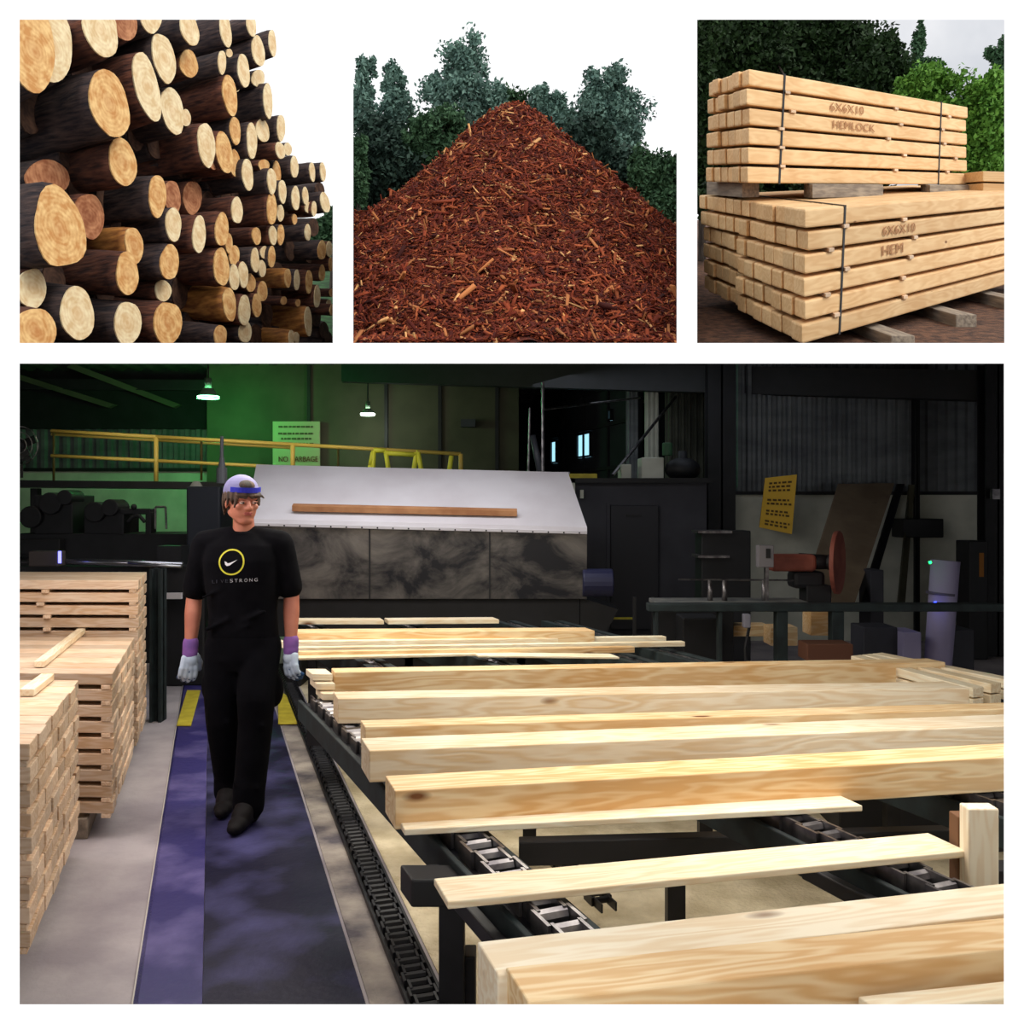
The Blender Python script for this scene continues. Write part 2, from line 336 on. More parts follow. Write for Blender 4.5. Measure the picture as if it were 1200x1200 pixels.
# sectional dock door seen obliquely in the dark corner behind the booth
A, B = Vector((.45, 17.6, 0)), Vector((1.72, 13.0, 0)); dd = B-A
nrm = Vector((dd.y, -dd.x, 0)).normalized()
dw = empty('door_1', A, None, None); dw['kind'] = 'structure'
mb = MB().hexa(A-nrm*.1, dd, nrm*.1, (0, 0, 3.66)); o = mb.build('door_panel', M['plain_dark'], dw)
mb = MB()
for z in (.9, 1.5, 2.1, 2.75, 3.3): mb.hexa(A+Vector((0, 0, z)), dd, nrm*.05, (0, 0, .05))
for t in (.12, .34, .56, .78): mb.hexa(A+dd*t, dd*.012, nrm*.04, (0, 0, 3.6))
mb.build('door_ribs', M['roof'], dw)
M['day'] = emis('daylit_window_pane', (150, 205, 225), 1.5)
def pane(n, px0, px1, py0, py1):
    # a pane in the oblique door, at the depth where the door crosses that column
    def D_at(px):
        k = (px-600)/F   # x = k*D ; A + t*dd
        t = (A.x-k*A.y)/(k*dd.y-dd.x); return A.y+t*dd.y
    d0, d1 = D_at(px0), D_at(px1); p, q = W(px0, py0, d0), W(px1, py0, d1)
    z0 = W(px0, py1, d0).z; fr = empty('window_%d' % n, (p.x, p.y, z0), None, None); fr['kind'] = 'structure'
    MB().hexa((p.x, p.y, z0), (q.x-p.x, q.y-p.y, 0), nrm*.02, (0, 0, p.z-z0)).build('pane', M['day'], fr)
    t = .025; e = Vector((q.x-p.x, q.y-p.y, 0)); m = MB()
    o0 = Vector((p.x, p.y, z0))
    en = e.normalized()*t
    m.hexa(o0-en, e+en*2, nrm*.05, (0, 0, t)); m.hexa(o0-en+Vector((0, 0, p.z-z0-t)), e+en*2, nrm*.05, (0, 0, t))
    m.hexa(o0-en, en*1.5, nrm*.05, (0, 0, p.z-z0)); m.hexa(o0+e-en*.5, en*1.5, nrm*.05, (0, 0, p.z-z0))
    m.build('window_frame', M['dark'], fr)
pane(1, 648, 654, 517, 543); pane(2, 679, 694, 509, 537); pane(3, 716, 718.5, 480, 493)
# frontal ribbed wall on the right with pale lower wall
DR = 11.0
zc = W(0, 578, DR).z
corrugated('wall_right', W(858, 0, DR).x, 9, DR, zc, 3.30, M['corr'], .115, .04)
struct('wall_right', MB().box(W(858, 0, DR).x, 9, DR-.06, DR+.1, 0, zc), M['pale_wall'])
struct('trim_3', MB().box(W(858, 0, DR).x, 9, DR-.09, DR-.06, zc-.02, zc+.02), M['dark'])
cols = [(830, 862, 10.7), (1072, 1078, 10.85), (1155, 1185, 9.8)]
for i, (a, b, D) in enumerate(cols):
    m = MB(); p, q = W(a, 0, D).x, W(b, 0, D).x; w = q-p; t = min(.02, w/4); y1 = D+max(.12, w*.6)
    m.box(p, q, D, D+t, 0, min(3.6, zr(D))-.01); m.box(p, q, y1, y1+t, 0, min(3.6, zr(D))-.01); m.box((p+q)/2-t/2, (p+q)/2+t/2, D, y1, 0, min(3.6, zr(D))-.01)
    m.build('steel_column', M['dark'], label=['dark steel column between the booth and the ribbed wall', 'slim dark steel column to the right of the leaning board', 'dark steel column at the right edge of the hall'][i], cat='column')
# mixed panels and pale strips above the booth
for i, (a, b, D, z1, mm) in enumerate([(734, 748, 12.6, 3.48, 'corr'), (756, 772, 12.4, 3.44, 'pale_wall')]):
    corrugated('wall_panel', W(a, 0, D).x, W(b, 0, D).x, D, 1.6, z1, M[mm], .05, .01)
corrugated('wall_panel', W(780, 0, 12.2).x, W(832, 0, 12.2).x, 12.2, 1.2, zr(12.2)-.2, M['ceil'], .075, .03)
struct('wall_panel', MB().box(W(770, 0, 12.9).x, W(862, 0, 12.9).x, 12.9, 13, 0, 3.5), M['plain_dark'])
# big dark girder across the hall and roof purlins
struct('trim_4', MB().hexa(W(400, 447, 13.3), W(1176, 470, 9.9)-W(400, 447, 13.3), (0, .15, 0), (0, 0, .32)), M['dark'])
struct('trim_5', MB().hexa((-8.8, 14.2, 3.34), (4.3, 0, -.03), (0, .1, 0), (0, 0, .16)), M['dark'])
for k, (x0, x1) in enumerate([(-7.9, -6.2), (-6.6, -5.2)]):
    struct('trim_%d' % (6+k), MB().hexa((x0, 13.9, 3.62), (x1-x0, .5, -.55), (.0, .12, 0), (.1, 0, .05)), M['brown_wall'])
for k in range(6):
    y = 15+k*.8; struct('trim_%d' % (8+k), MB().hexa((-1.9+k*.5, y, 3.58), (3.6, 1.2, 0), (0, .06, 0), (0, 0, .06)), M['steel'])

# ------------------------------------------------------------------ floor dressing
def strip(name, pa, pb, pc, pd, z, t, m, **k):
    """four corners given on the floor (near-left, near-right, far-right, far-left)"""
    pts = [Vector((p.x, p.y, z)) for p in (pa, pb, pc, pd)]
    return MB().poly([pts[3], pts[2], pts[1], pts[0]], (0, 0, t)).build(name, m, **k)
W0 = Vector((-.318, 1, 0))
def on(x, y, D): return Vector((x-.32*(D-y), D, 0))
M['matt2'] = mat('dark_navy_rubber_mat', (20, 18, 46), .5, col2=(84, 82, 132), scale=2.6, detail=9, lo=.5, hi=.82, bump=.12, bscale=30, spec=.3)
strip('floor_mat', on(-.66, 3, 1.5)+Vector((-.55, 0, 0)), on(-.99, 3, 1.5), on(-.99, 3, 9.6), on(-.66, 3, 9.6)+Vector((-.55, 0, 0)), 0.001, .008, M['matt'],
      label='dusty purple-blue rubber mat strip at the left side of the walkway', cat='mat')
strip('floor_mat', on(-.988, 3, 1.5), on(-.47, 3, 1.5), on(-.47, 3, 9.6), on(-.988, 3, 9.6), 0.001, .008, M['matt2'],
      label='dark navy rubber mat strip under the feet of the walking person', cat='mat')
ed = MB().poly([on(-1.215, 3, 9.6), on(-1.195, 3, 9.6), on(-1.195, 3, 1.5), on(-1.215, 3, 1.5)], (0, 0, .009)); ed.build('mat_edging', mat('pale_edging', (196, 190, 182), .7), label='thin pale edging strip along the left side of the blue mat', cat='edging')
st = strip('sawdust_layer', on(-.455, 3, 1.5), on(-.34, 3, 1.5), on(-.34, 3, 9.4), on(-.455, 3, 9.4), 0.0, .006, M['dusty'], label='grey sawdust layer between the blue mat and the floor chain', cat='sawdust', kind='stuff')
rs = random.Random(4)
st = strip('sawdust_layer', on(-.19, 3, 1.5), Vector((3.4, 1.5, 0)), Vector((.9, 8.6, 0)), on(-.19, 3, 8.6), 0.0, .004, M['sawdust'], label='pale sawdust spread over the floor beneath the lumber table', cat='sawdust', kind='stuff')

# floor chain: links and rollers in a steel channel
def chain_along(name, p, q, pitch, w, h, parent_mat, link_mat, label, rollers=True, group=None):
    p, q = Vector(p), Vector(q); L_ = (q-p).length; n = int(L_/pitch); d = (q-p).normalized(); s = Vector((d.y, -d.x, 0)).normalized()
    root = empty(name, p, label, 'chain', group)
    m = MB(); mr_ = MB()
    for k in range(n):
        a = p+d*(k*pitch); off = 0 if k % 2 else w*.12
        for sd, q in ((-1, m), (1, mr_)): q.hexa(a+s*(sd*(w/2-off))-s*w*.05-d*pitch*.08, d*pitch*1.16, s*w*.1, (0, 0, h))
    m.build('side_links', parent_mat, root); mr_.build('side_links', parent_mat, root)
    m = MB()
    for k in range(n):
        a = p+d*(k*pitch)+Vector((0, 0, h*.55)); m.cyl(a-s*w*.42, a+s*w*.42, h*.42, n=8)
    m.build('roller', link_mat, root)
    return root
r = chain_along('floor_chain', on(-.285, 3, 1.5)+Vector((0, 0, .012)), on(-.285, 3, 9.2)+Vector((0, 0, .012)), .05, .085, .035, M['black_steel'], M['black_steel'], 'long black roller chain lying on the floor beside the blue mat')
MB().poly([on(-.235, 3, 9.2), on(-.225, 3, 9.2), on(-.225, 3, 1.5), on(-.235, 3, 1.5)], (0, 0, .05)).build('chain_guide', M['black_steel'], r)
MB().poly([on(-.345, 3, 9.2), on(-.335, 3, 9.2), on(-.335, 3, 1.5), on(-.345, 3, 1.5)], (0, 0, .03)).build('chain_guide', M['black_steel'], r)

# yellow floor plates behind the worker
for i, P in enumerate([[(207, 853), (224, 853), (235, 812), (219, 812)], [(326, 851), (348, 851), (343, 822), (326, 812)]]):
    pts = [G(*p) for p in P]; top = [Vector((p.x, p.y, .012)) for p in pts]
    MB().poly(list(reversed(top)), (0, 0, .012)).build('floor_plate', M['yellow'], label=['yellow floor plate at the left of the walking worker', 'yellow floor plate at the right of the walking worker'][i], cat='plate', bevel=.003)

# ------------------------------------------------------------------ the sloping yard above the hall
YS = .345; YZ = -.22
yard_z = lambda D: YZ+YS*D
def yard_h(x, D):
    k = x/D
    if k < -.181:                                     # log yard: a lower terrace, then a rising green slope
        z = 1.66+.158*min(D, 19.5)
        return z+max(0, D-19.5)*.40
    return yard_z(D)
def yard():
    ny = 70
    for nm, ka, kb, m in (('ground', -.62, -.1815, M['dirt']), ('ground', -.179, .66, M['dirt'])):
        nx = 40; v = []; f = []
        for j in range(ny+1):
            D = 9.55+(42-9.55)*j/ny
            for i in range(nx+1):
                k = ka+(kb-ka)*i/nx; x = k*D; n = noise.noise(Vector((x*.9, D*.9, 0)))*.05
                v.append((x, D, yard_h(x, D)+(n if j else 0)))
        for j in range(ny):
            for i in range(nx): a = j*(nx+1)+i; f.append((a, a+1, a+nx+2, a+nx+1))
        o = mesh_obj(nm, v, f, m, smooth=True); tag(o, kind='structure')
        if ka < -.5:
            o.data.materials.append(M['grass'])
            for p in o.data.polygons:
                if p.center.y > 20: p.material_index = 1
yard()
# low concrete bay walls between the log yard, the chip bay and the lumber yard
M['bay'] = mat('bay_concrete', (150, 148, 144), .9, col2=(170, 168, 164), scale=2)
for i, k in enumerate((-.1800, .1864)):
    prof = [(9.8, 3.75), (12, 5.1), (15, 6.6), (17.5, 7.3), (21, 7.2)]
    d = Vector((k, 1, 0)); n = Vector((1, -k, 0)).normalized()*.1
    P = [Vector((k*D, D, z))-n*.5 for D, z in prof]+[Vector((k*D, D, 1.6+.16*D))-n*.5 for D, z in reversed(prof)]
    struct('wall_bay', MB().poly(P, n), M['bay'])

# ---- logs: (crop, cx, cy, half height, half width, tilt, tone, bark, push back)
LG = '''
1 100 230 300 165 5 1 0 0 huge orange-brown log end cropped by the left edge at the top of the pile
1 245 210 262 135 5 0 0 .25 large pale log tucked right behind the huge orange-brown one at the top left
1 580 90 200 118 20 0 1 0 pale-faced log with a knotty stub on its bark near the top of the log pile
1 740 20 165 85 15 2 1 .3 -
1 935 0 122 72 5 0 0 .2 -
1 640 610 242 138 13 1 0 0 large log with an orange oval cut face in the upper left of the log pile
1 905 490 245 86 15 0 1 .15 log with a narrow pointed pale cut face right of the large orange oval one
1 1025 290 190 74 12 0 0 .2 -
1 1085 660 180 74 12 0 0 .3 -
1 1180 710 62 34 0 0 0 .5 -
1 735 1020 172 96 8 1 1 .25 log with a two-toned brown and pale end below the large orange oval
1 205 1130 128 155 5 2 0 1.0 shadowed log end above the large lumpy orange one
2 185 80 132 60 12 0 0 0 -
2 440 90 135 36 8 0 0 0 -
2 180 330 104 62 15 1 1 .4 -
2 415 320 85 28 2 0 0 0 -
2 465 255 32 22 0 0 0 .2 -
2 622 60 80 32 5 0 0 0 -
2 670 240 116 42 10 0 0 0 -
2 770 185 94 26 4 0 0 .3 -
2 567 380 118 42 8 0 0 0 -
2 668 432 64 46 0 0 0 .5 -
2 505 470 62 48 5 0 1 .5 -
2 470 550 146 50 10 1 1 0 log with reddish torn bark and a tall orange end in the upper middle
2 738 590 122 33 3 0 0 .1 -
2 507 800 104 36 4 1 0 .1 -
2 625 870 124 37 2 0 0 0 -
2 700 800 80 48 8 0 1 .35 split pale log end with a notch at the right side of the log pile
2 830 780 98 28 2 0 0 .1 -
2 825 940 60 33 8 0 1 0 -
2 878 930 46 28 0 0 0 .4 -
2 305 900 160 60 8 0 1 0 log with shredded red bark and a long pale end in the pile centre
2 345 950 130 44 8 2 1 .3 -
2 430 955 148 58 8 1 1 .1 -
2 505 1030 98 40 4 1 1 .3 -
2 595 1110 113 39 3 0 0 0 -
2 710 1045 46 37 0 1 1 .4 -
2 765 1155 90 33 2 0 0 0 -
2 800 1095 80 29 2 1 0 .4 -
2 925 1055 82 26 3 0 0 0 -
2 1050 1090 70 19 3 0 0 0 -
2 1125 1090 70 19 3 0 0 0 -
4 840 118 82 28 2 0 0 0 -
4 933 165 87 28 3 0 0 0 -
4 1002 150 66 21 2 0 0 .2 -
4 1140 195 78 30 12 0 0 0 -
4 1063 240 53 18 0 0 1 .2 -
4 1025 232 40 28 0 0 1 .4 -
4 925 312 38 18 0 1 1 .2 -
4 765 237 119 34 2 1 1 0 log with reddish brown bark and orange oval end right of the pile's middle
4 825 267 63 25 0 0 0 .3 -
4 520 250 99 38 2 0 1 0 -
4 205 160 118 68 4 2 1 .9 shadowed pinkish log end set back near the centre of the log pile
4 65 160 120 60 4 2 1 .5 -
3 980 150 149 62 2 1 0 0 -
3 1092 350 124 54 5 0 0 0 -
4 253 420 133 47 0 0 1 0 -
4 413 385 121 47 0 1 1 0 -
4 462 480 72 26 0 1 1 .3 -
4 500 572 82 36 0 1 0 .3 -
4 410 648 142 53 3 1 1 0 log with striped red bark and large orange end in the lower centre
4 500 722 92 36 0 0 0 .1 -
4 565 702 92 34 5 0 1 .1 -
4 615 760 66 35 0 1 1 .3 -
4 648 600 89 28 0 0 0 0 -
4 697 660 62 25 0 0 0 .2 -
4 765 577 79 24 0 1 0 .2 -
4 712 545 46 28 0 0 1 .4 -
4 657 430 60 33 5 1 1 .4 -
4 773 425 66 29 4 0 1 .2 -
4 828 422 72 25 0 1 0 .2 -
4 1018 405 62 20 0 0 0 .1 -
4 1118 530 70 29 0 1 0 0 -
4 1170 522 58 21 0 0 1 .4 -
4 1120 690 56 21 0 1 1 .2 -
4 1182 630 50 14 0 1 1 .3 -
4 878 725 70 22 0 1 2 0 small golden peeled log at lower right, leftmost of a row of three
4 942 740 71 20 0 0 0 .2 -
4 1028 752 81 24 0 1 1 .2 -
4 1085 855 84 21 0 0 1 0 -
4 700 820 75 33 0 1 1 .2 -
4 660 920 84 31 0 1 1 .1 -
4 572 953 113 40 0 0 1 0 -
4 467 910 121 46 3 1 2 0 thick golden peeled log at the bottom centre of the log pile
4 1022 1030 101 26 3 0 2 0 long golden peeled log at the bottom right of the log pile
4 578 1105 80 44 0 0 0 .1 -
4 403 1135 78 46 0 1 0 0 -
4 903 1145 58 18 0 0 2 0 short golden peeled log cropped by the bottom edge under the long golden one
4 940 1145 42 18 0 0 2 .2 -
3 1065 615 128 65 0 1 0 0 -
3 1052 1045 162 97 0 1 1 0 log with a ragged orange and white end at the bottom of the pile
3 770 1045 160 94 2 0 0 0 log with a striped brown and cream cut face cropped by the bottom edge
3 415 975 196 116 2 0 0 0 large pale upright oval log end at the bottom left of the pile
3 768 695 153 79 5 1 1 0 -
3 815 495 128 64 5 1 2 .25 -
3 290 375 268 192 12 1 0 -.15 largest lumpy log with a glowing orange cut face at the left of the log pile
3 500 290 168 102 5 2 1 .7 dark shadowed log end right behind the largest lumpy orange one
3 95 800 148 100 3 0 1 .3 dull yellow log end at the left edge, below the largest lumpy one
3 120 1095 165 146 5 1 1 0 big orange log end cropped by the bottom left corner of the log pile
3 1020 815 78 56 0 0 1 .4 -
4 1195 950 42 22 0 1 1 0 -
4 1190 830 28 20 0 1 1 .3 -
4 1168 905 30 16 0 0 1 .5 -
4 850 885 30 20 0 1 1 .3 -
4 950 900 26 16 0 1 1 .3 -
'''
CO = {1: (20, 20), 2: (190, 20), 3: (20, 205), 4: (190, 205)}
rl = random.Random(11)
def d_face(px): return 1/(1/10.4+(px-23)/367*(1/19-1/10.4))
def make_log(cx, cy, a, b, tilt, tone, bark, D, length=3.2, lumpy=.04, seed=0, ncut=26):
    Cc = W(cx, cy, D); n = Vector((1, -.3, .06)).normalized()
    t = math.radians(tilt); r = random.Random(seed); ph = [r.uniform(0, 6.28) for _ in range(4)]
    ring = []
    for i in range(ncut):
        th = 2*math.pi*i/ncut
        w = 1+lumpy*(math.sin(2*th+ph[0])+.7*math.sin(3*th+ph[1])+.35*math.sin(5*th+ph[2])) + r.uniform(-.012, .012)
        u, v = b*w*math.cos(th), a*w*math.sin(th)
        px = cx+u*math.cos(t)-v*math.sin(t)*-1*-1; py = cy-v*math.cos(t)+u*math.sin(t)*-1
        ray = W(px, py, 1)-Vector((0, 0, CAMZ)); cam0 = Vector((0, 0, CAMZ))
        k = (Cc-cam0).dot(n)/ray.dot(n); ring.append(cam0+ray*k)
    # body axis: back into the pile, fanned slightly as logs in a heap lie
    m = (306-cy)/(-540-cx); dx, dy = -1.0, .42
    du = F*(dx*Cc.y-Cc.x*dy)/Cc.y**2; dv = m*du; dz = ((Cc.z-CAMZ)*dy-dv*Cc.y**2/F)/Cc.y
    ax = Vector((dx, dy, dz)); ax.normalize()
    return Cc, n, ring, ax
def build_log(Cc, n, ring, ax, endmat, barkmat, length, seed, label, group, face_local_scale):
    r = random.Random(seed); K = len(ring)
    # object frame: x along the cut normal, so the ring pattern lies in the yz plane
    X = n.normalized(); Z = (Vector((0, 0, 1))-X*X.z).normalized(); Y = Z.cross(X)
    R = Matrix((X, Y, Z)).transposed()
    Ri = R.transposed(); loc = Cc
    v = []; f = []; NR = 7
    for j in range(NR+1):
        s = (j/NR)**1.5*length
        for i, p in enumerate(ring):
            q = (p-Cc)*(1+.03*math.sin(j*1.7+i*.8+seed)*(j > 0)+(.035 if j > 0 else -.0))
            q = q-(n*q.dot(n)) if False else q
            v.append(Ri @ (q+ax*s))
    for j in range(NR):
        for i in range(K):
            k = (i+1) % K; f.append((j*K+i, j*K+k, (j+1)*K+k, (j+1)*K+i))
    f.append(tuple(NR*K+i for i in range(K)))
    f.append(tuple(reversed(range(K))))
    o = mesh_obj('log', v, f, barkmat, smooth=True); o.matrix_world = Matrix.Translation(loc) @ R.to_4x4()
    o.location = loc; o.rotation_euler = R.to_euler()
    bm = bmesh.new(); bm.from_mesh(o.data); bmesh.ops.recalc_face_normals(bm, faces=bm.faces); bm.to_mesh(o.data); bm.free()
    tag(o, label, 'log', group)
    fv = [Ri @ ((p-Cc)*.985+n*.004) for p in ring]; fv2 = [Ri @ ((p-Cc)*.985+n*.022) for p in ring]
    fc = [tuple(range(K, 2*K))]+[(i, (i+1) % K, K+(i+1) % K, K+i) for i in range(K)]
    c = mesh_obj('cut_face', fv+fv2, fc, endmat, parent=o)
    bm = bmesh.new(); bm.from_mesh(c.data); bmesh.ops.recalc_face_normals(bm, faces=bm.faces); bm.to_mesh(c.data); bm.free()
    return o
ends = []
for ln in LG.strip().split('\n'):
    t = ln.split(' ', 9); c, X, Y, a, b, ti, tone, bk = [float(q) for q in t[:8]]; push = float(t[8]); lab = t[9]
    cx, cy = CO[int(c)][0]+X/6, CO[int(c)][1]+Y/6
    ends.append([cx, cy, a/6, b/6, ti, int(tone), int(bk), push, lab])
tiers = ['in the top tier', 'in the second tier from the top', 'in the third tier from the top', 'in the upper middle tier', 'in the middle tier', 'in the lower middle tier', 'in the third tier from the bottom', 'in the second tier from the bottom', 'in the bottom tier']
ordn = ['first', 'second', 'third', 'fourth', 'fifth', 'sixth', 'seventh', 'eighth', 'ninth', 'tenth', 'eleventh', 'twelfth', 'thirteenth', 'fourteenth', 'fifteenth', 'sixteenth', 'seventeenth', 'eighteenth', 'nineteenth', 'twentieth']
def tier(e): return min(8, int((e[1]-23)/42.2))
tn = ['pale', 'orange', 'dim pinkish']
rank = {}
for tr in range(9):
    q = sorted([e for e in ends if tier(e) == tr], key=lambda e: e[0])
    for i, e in enumerate(q): rank[id(e)] = i
for k, e in enumerate(ends):
    cx, cy, a, b, ti, tone, bk, push, lab = e
    D = d_face(cx)+push
    if lab == '-': lab = '%s cut log, %s from left %s of the pile' % (tn[tone], ordn[rank[id(e)]], tiers[tier(e)])
    lump = .1 if k in (95,) or 'lumpy' in lab and 'largest lumpy log' in lab else .045
    Cc, n, ring, ax = make_log(cx, cy, a, b, ti, tone, bk, D, seed=k, lumpy=lump)
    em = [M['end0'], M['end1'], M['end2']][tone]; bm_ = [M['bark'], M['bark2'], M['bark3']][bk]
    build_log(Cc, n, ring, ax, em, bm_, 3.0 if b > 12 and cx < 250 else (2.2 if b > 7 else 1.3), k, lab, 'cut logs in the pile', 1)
# logs deeper in the heap that close the gaps between the ones in front
def in_sil(x, y):
    P = [(23, 10), (322, 10), (318, 60), (312, 95), (322, 135), (338, 165), (350, 190), (376, 200), (384, 240), (372, 262), (388, 300), (392, 410), (23, 410)]
    c = False
    for i in range(len(P)):
        (x0, y0), (x1, y1) = P[i], P[i-1]
        if (y0 > y) != (y1 > y) and x < (x1-x0)*(y-y0)/(y1-y0)+x0: c = not c
    return c
fill = []; placed = [(e[0], e[1], e[2], e[3]) for e in ends]
for t in range(4000):
    x, y = rl.uniform(30, 385), rl.uniform(30, 400); s = 30-20*(x-23)/367; 
    if not in_sil(x+s*.4, y) or not in_sil(x+s*.4, y-s*.5) or not in_sil(x+s*.4, y+s*.4): continue
    if any(((x-p[0])/(p[3]+s*.35))**2+((y-p[1])/(p[2]+s*.55))**2 < 1 for p in placed): continue
    fill.append((x, y, s, s*.5)); placed.append((x, y, s*.9, s*.4))
    if len(fill) >= 70: break
frank = {}
for tr in range(9):
    for i, k in enumerate(sorted([k for k, q in enumerate(fill) if min(8, int((q[1]-23)/42.2)) == tr], key=lambda k: fill[k][0])): frank[k] = i
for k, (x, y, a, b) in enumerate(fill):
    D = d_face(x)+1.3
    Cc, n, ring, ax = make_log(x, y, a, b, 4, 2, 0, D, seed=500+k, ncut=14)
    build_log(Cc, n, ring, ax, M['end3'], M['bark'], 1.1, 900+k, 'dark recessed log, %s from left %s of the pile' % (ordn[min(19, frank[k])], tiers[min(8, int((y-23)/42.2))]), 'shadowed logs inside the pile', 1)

# ------------------------------------------------------------------ wood chip mound
AP = Vector((.04, 16.0, 8.36))
KL, KR = -.1785, .1850
def mound(x, y):
    dx, dy = x-AP.x, y-AP.y; r = math.hypot(dx, dy)
    fr = max(0, -dy)/(r+1e-6); side = abs(dx)/(r+1e-6)
    gf = .90*min(r, 1.8)+.86*max(0, r-1.8); gs = 1.10*min(r, 1.8)+.98*max(0, r-1.8); g = gf*fr**1.5+gs*(1-fr**1.5)
    z = AP.z-(math.hypot(g, .36)-.36)
    # shoulder of older chips on the left, and a low toe on the right
    z2 = 6.9-.06*abs(x+2.7)-1.3*max(0, x+2.3)-.86*max(0, 16.9-y)-.5*max(0, y-17.6)
    k = 8; z = math.log(math.exp(k*z)+math.exp(k*z2))/k
    n = (noise.noise(Vector((x*1.1, y*1.1, 3)))-.3)*.16+noise.noise(Vector((x*3.2, y*3.2, 7)))*.08
    return z+n*min(1, r*.8)
def chips():
    v = []; f = []; nx, ny = 110, 110
    for j in range(ny+1):
        y = 9.7+(19.5-9.7)*j/ny
        for i in range(nx+1):
            x = (KL+(KR-KL)*i/nx)*y; v.append((x, y, max(mound(x, y), 1.6+.171*y-.02)))
    for j in range(ny):
        for i in range(nx): a = j*(nx+1)+i; f.append((a, a+1, a+nx+2, a+nx+1))
    # skirt
    base = len(v)
    m = mat('red_bark_mulch', (44, 14, 8), .95, col2=(110, 44, 24), scale=9, bump=1.0, bscale=24, detail=8)
    rng = np.random.default_rng(5); N = 80000
    ys = 9.78+(rng.random(N)**1.25)*(17.6-9.78); ks = rng.uniform(KL+.004, KR-.004, N); xs = ks*ys
    V = np.zeros((N, 8, 3)); col = np.zeros((N, 3))
    pal = np.array([[112, 46, 30], [136, 62, 38], [88, 34, 26], [162, 84, 50], [66, 26, 22], [184, 116, 70], [222, 166, 108]])
    pr = np.array([.30, .24, .22, .11, .11, .015, .005])
    cube = np.array([[0, 0, 0], [1, 0, 0], [1, 1, 0], [0, 1, 0], [0, 0, 1], [1, 0, 1], [1, 1, 1], [0, 1, 1]])-.5
    ci = rng.choice(7, N, p=pr)
    for i in range(N):
        x, y = xs[i], ys[i]; e = .06
        z = mound(x, y); gx = (mound(x+e, y)-z)/e; gy = (mound(x, y+e)-z)/e
        nrm = np.array([-gx, -gy, 1.]); nrm /= np.linalg.norm(nrm)
        big = rng.random() < .02
        L_ = rng.lognormal(-2.5, .45)*(2.2 if big else 1); w = L_*(rng.uniform(.06, .12) if big else rng.uniform(.08, .19))+.006; t = w*.35
        d = rng.normal(size=3); d -= nrm*d.dot(nrm)*.72; d /= np.linalg.norm(d)
        s = np.cross(nrm, d); s /= np.linalg.norm(s); u = np.cross(d, s)
        c = cube.copy(); tp = rng.uniform(.3, 1); c[[1, 2, 5, 6], 1] *= tp
        bend = rng.uniform(-.25, .25)
        P = c[:, :1]*L_*d+(c[:, 1:2]*w+bend*(c[:, :1]**2)*L_*.4)*s+c[:, 2:3]*t*u
        if z < 1.6+.171*y: z = 1.6+.171*y
        V[i] = P+np.array([x, y, z])+nrm*rng.uniform(-.01, .045)
        cc = pal[ci[i]] if not big else pal[5 if rng.random() < .5 else 6 if rng.random() < .6 else 3]
        col[i] = cc*rng.uniform(.8, 1.12)
    me = bpy.data.meshes.new('wood_chips')
    nb = len(v); allv = np.concatenate([np.array(v), V.reshape(-1, 3)])
    q = np.array([[0, 3, 2, 1], [4, 5, 6, 7], [0, 1, 5, 4], [1, 2, 6, 5], [2, 3, 7, 6], [3, 0, 4, 7]])
    cf = (q[None]+(nb+8*np.arange(N))[:, None, None]).reshape(-1, 4)
    af = np.concatenate([np.array(f), cf])
    me.vertices.add(len(allv)); me.vertices.foreach_set('co', allv.ravel())
    me.loops.add(af.size); me.loops.foreach_set('vertex_index', af.ravel().astype(np.int32))
    me.polygons.add(len(af)); me.polygons.foreach_set('loop_start', (4*np.arange(len(af))).astype(np.int32))
    me.update(calc_edges=True)
    cm, nt, b = new_mat('shredded_cedar_chip'); b.inputs['Roughness'].default_value = .85; b.inputs['Specular IOR Level'].default_value = .15
    at = nt.nodes.new('ShaderNodeAttribute'); at.attribute_name = 'chip_colour'; nt.links.new(at.outputs['Color'], b.inputs['Base Color'])
    me.materials.append(m); me.materials.append(cm)
    mi = np.zeros(len(af), np.int32); mi[len(f):] = 1; me.polygons.foreach_set('material_index', mi)
    ca = me.color_attributes.new('chip_colour', 'FLOAT_COLOR', 'POINT')
    c4 = np.ones((len(allv), 4)); cl = (col/255); cl = np.where(cl <= .04045, cl/12.92, ((cl+.055)/1.055)**2.4); c4[nb:, :3] = np.repeat(cl, 8, axis=0)
    ca.data.foreach_set('color', c4.ravel())
    o = bpy.data.objects.new('wood_chips', me); C.objects.link(o)
    tag(o, 'tall mound of shredded reddish brown wood chips', 'wood chips', None, 'stuff')
chips()
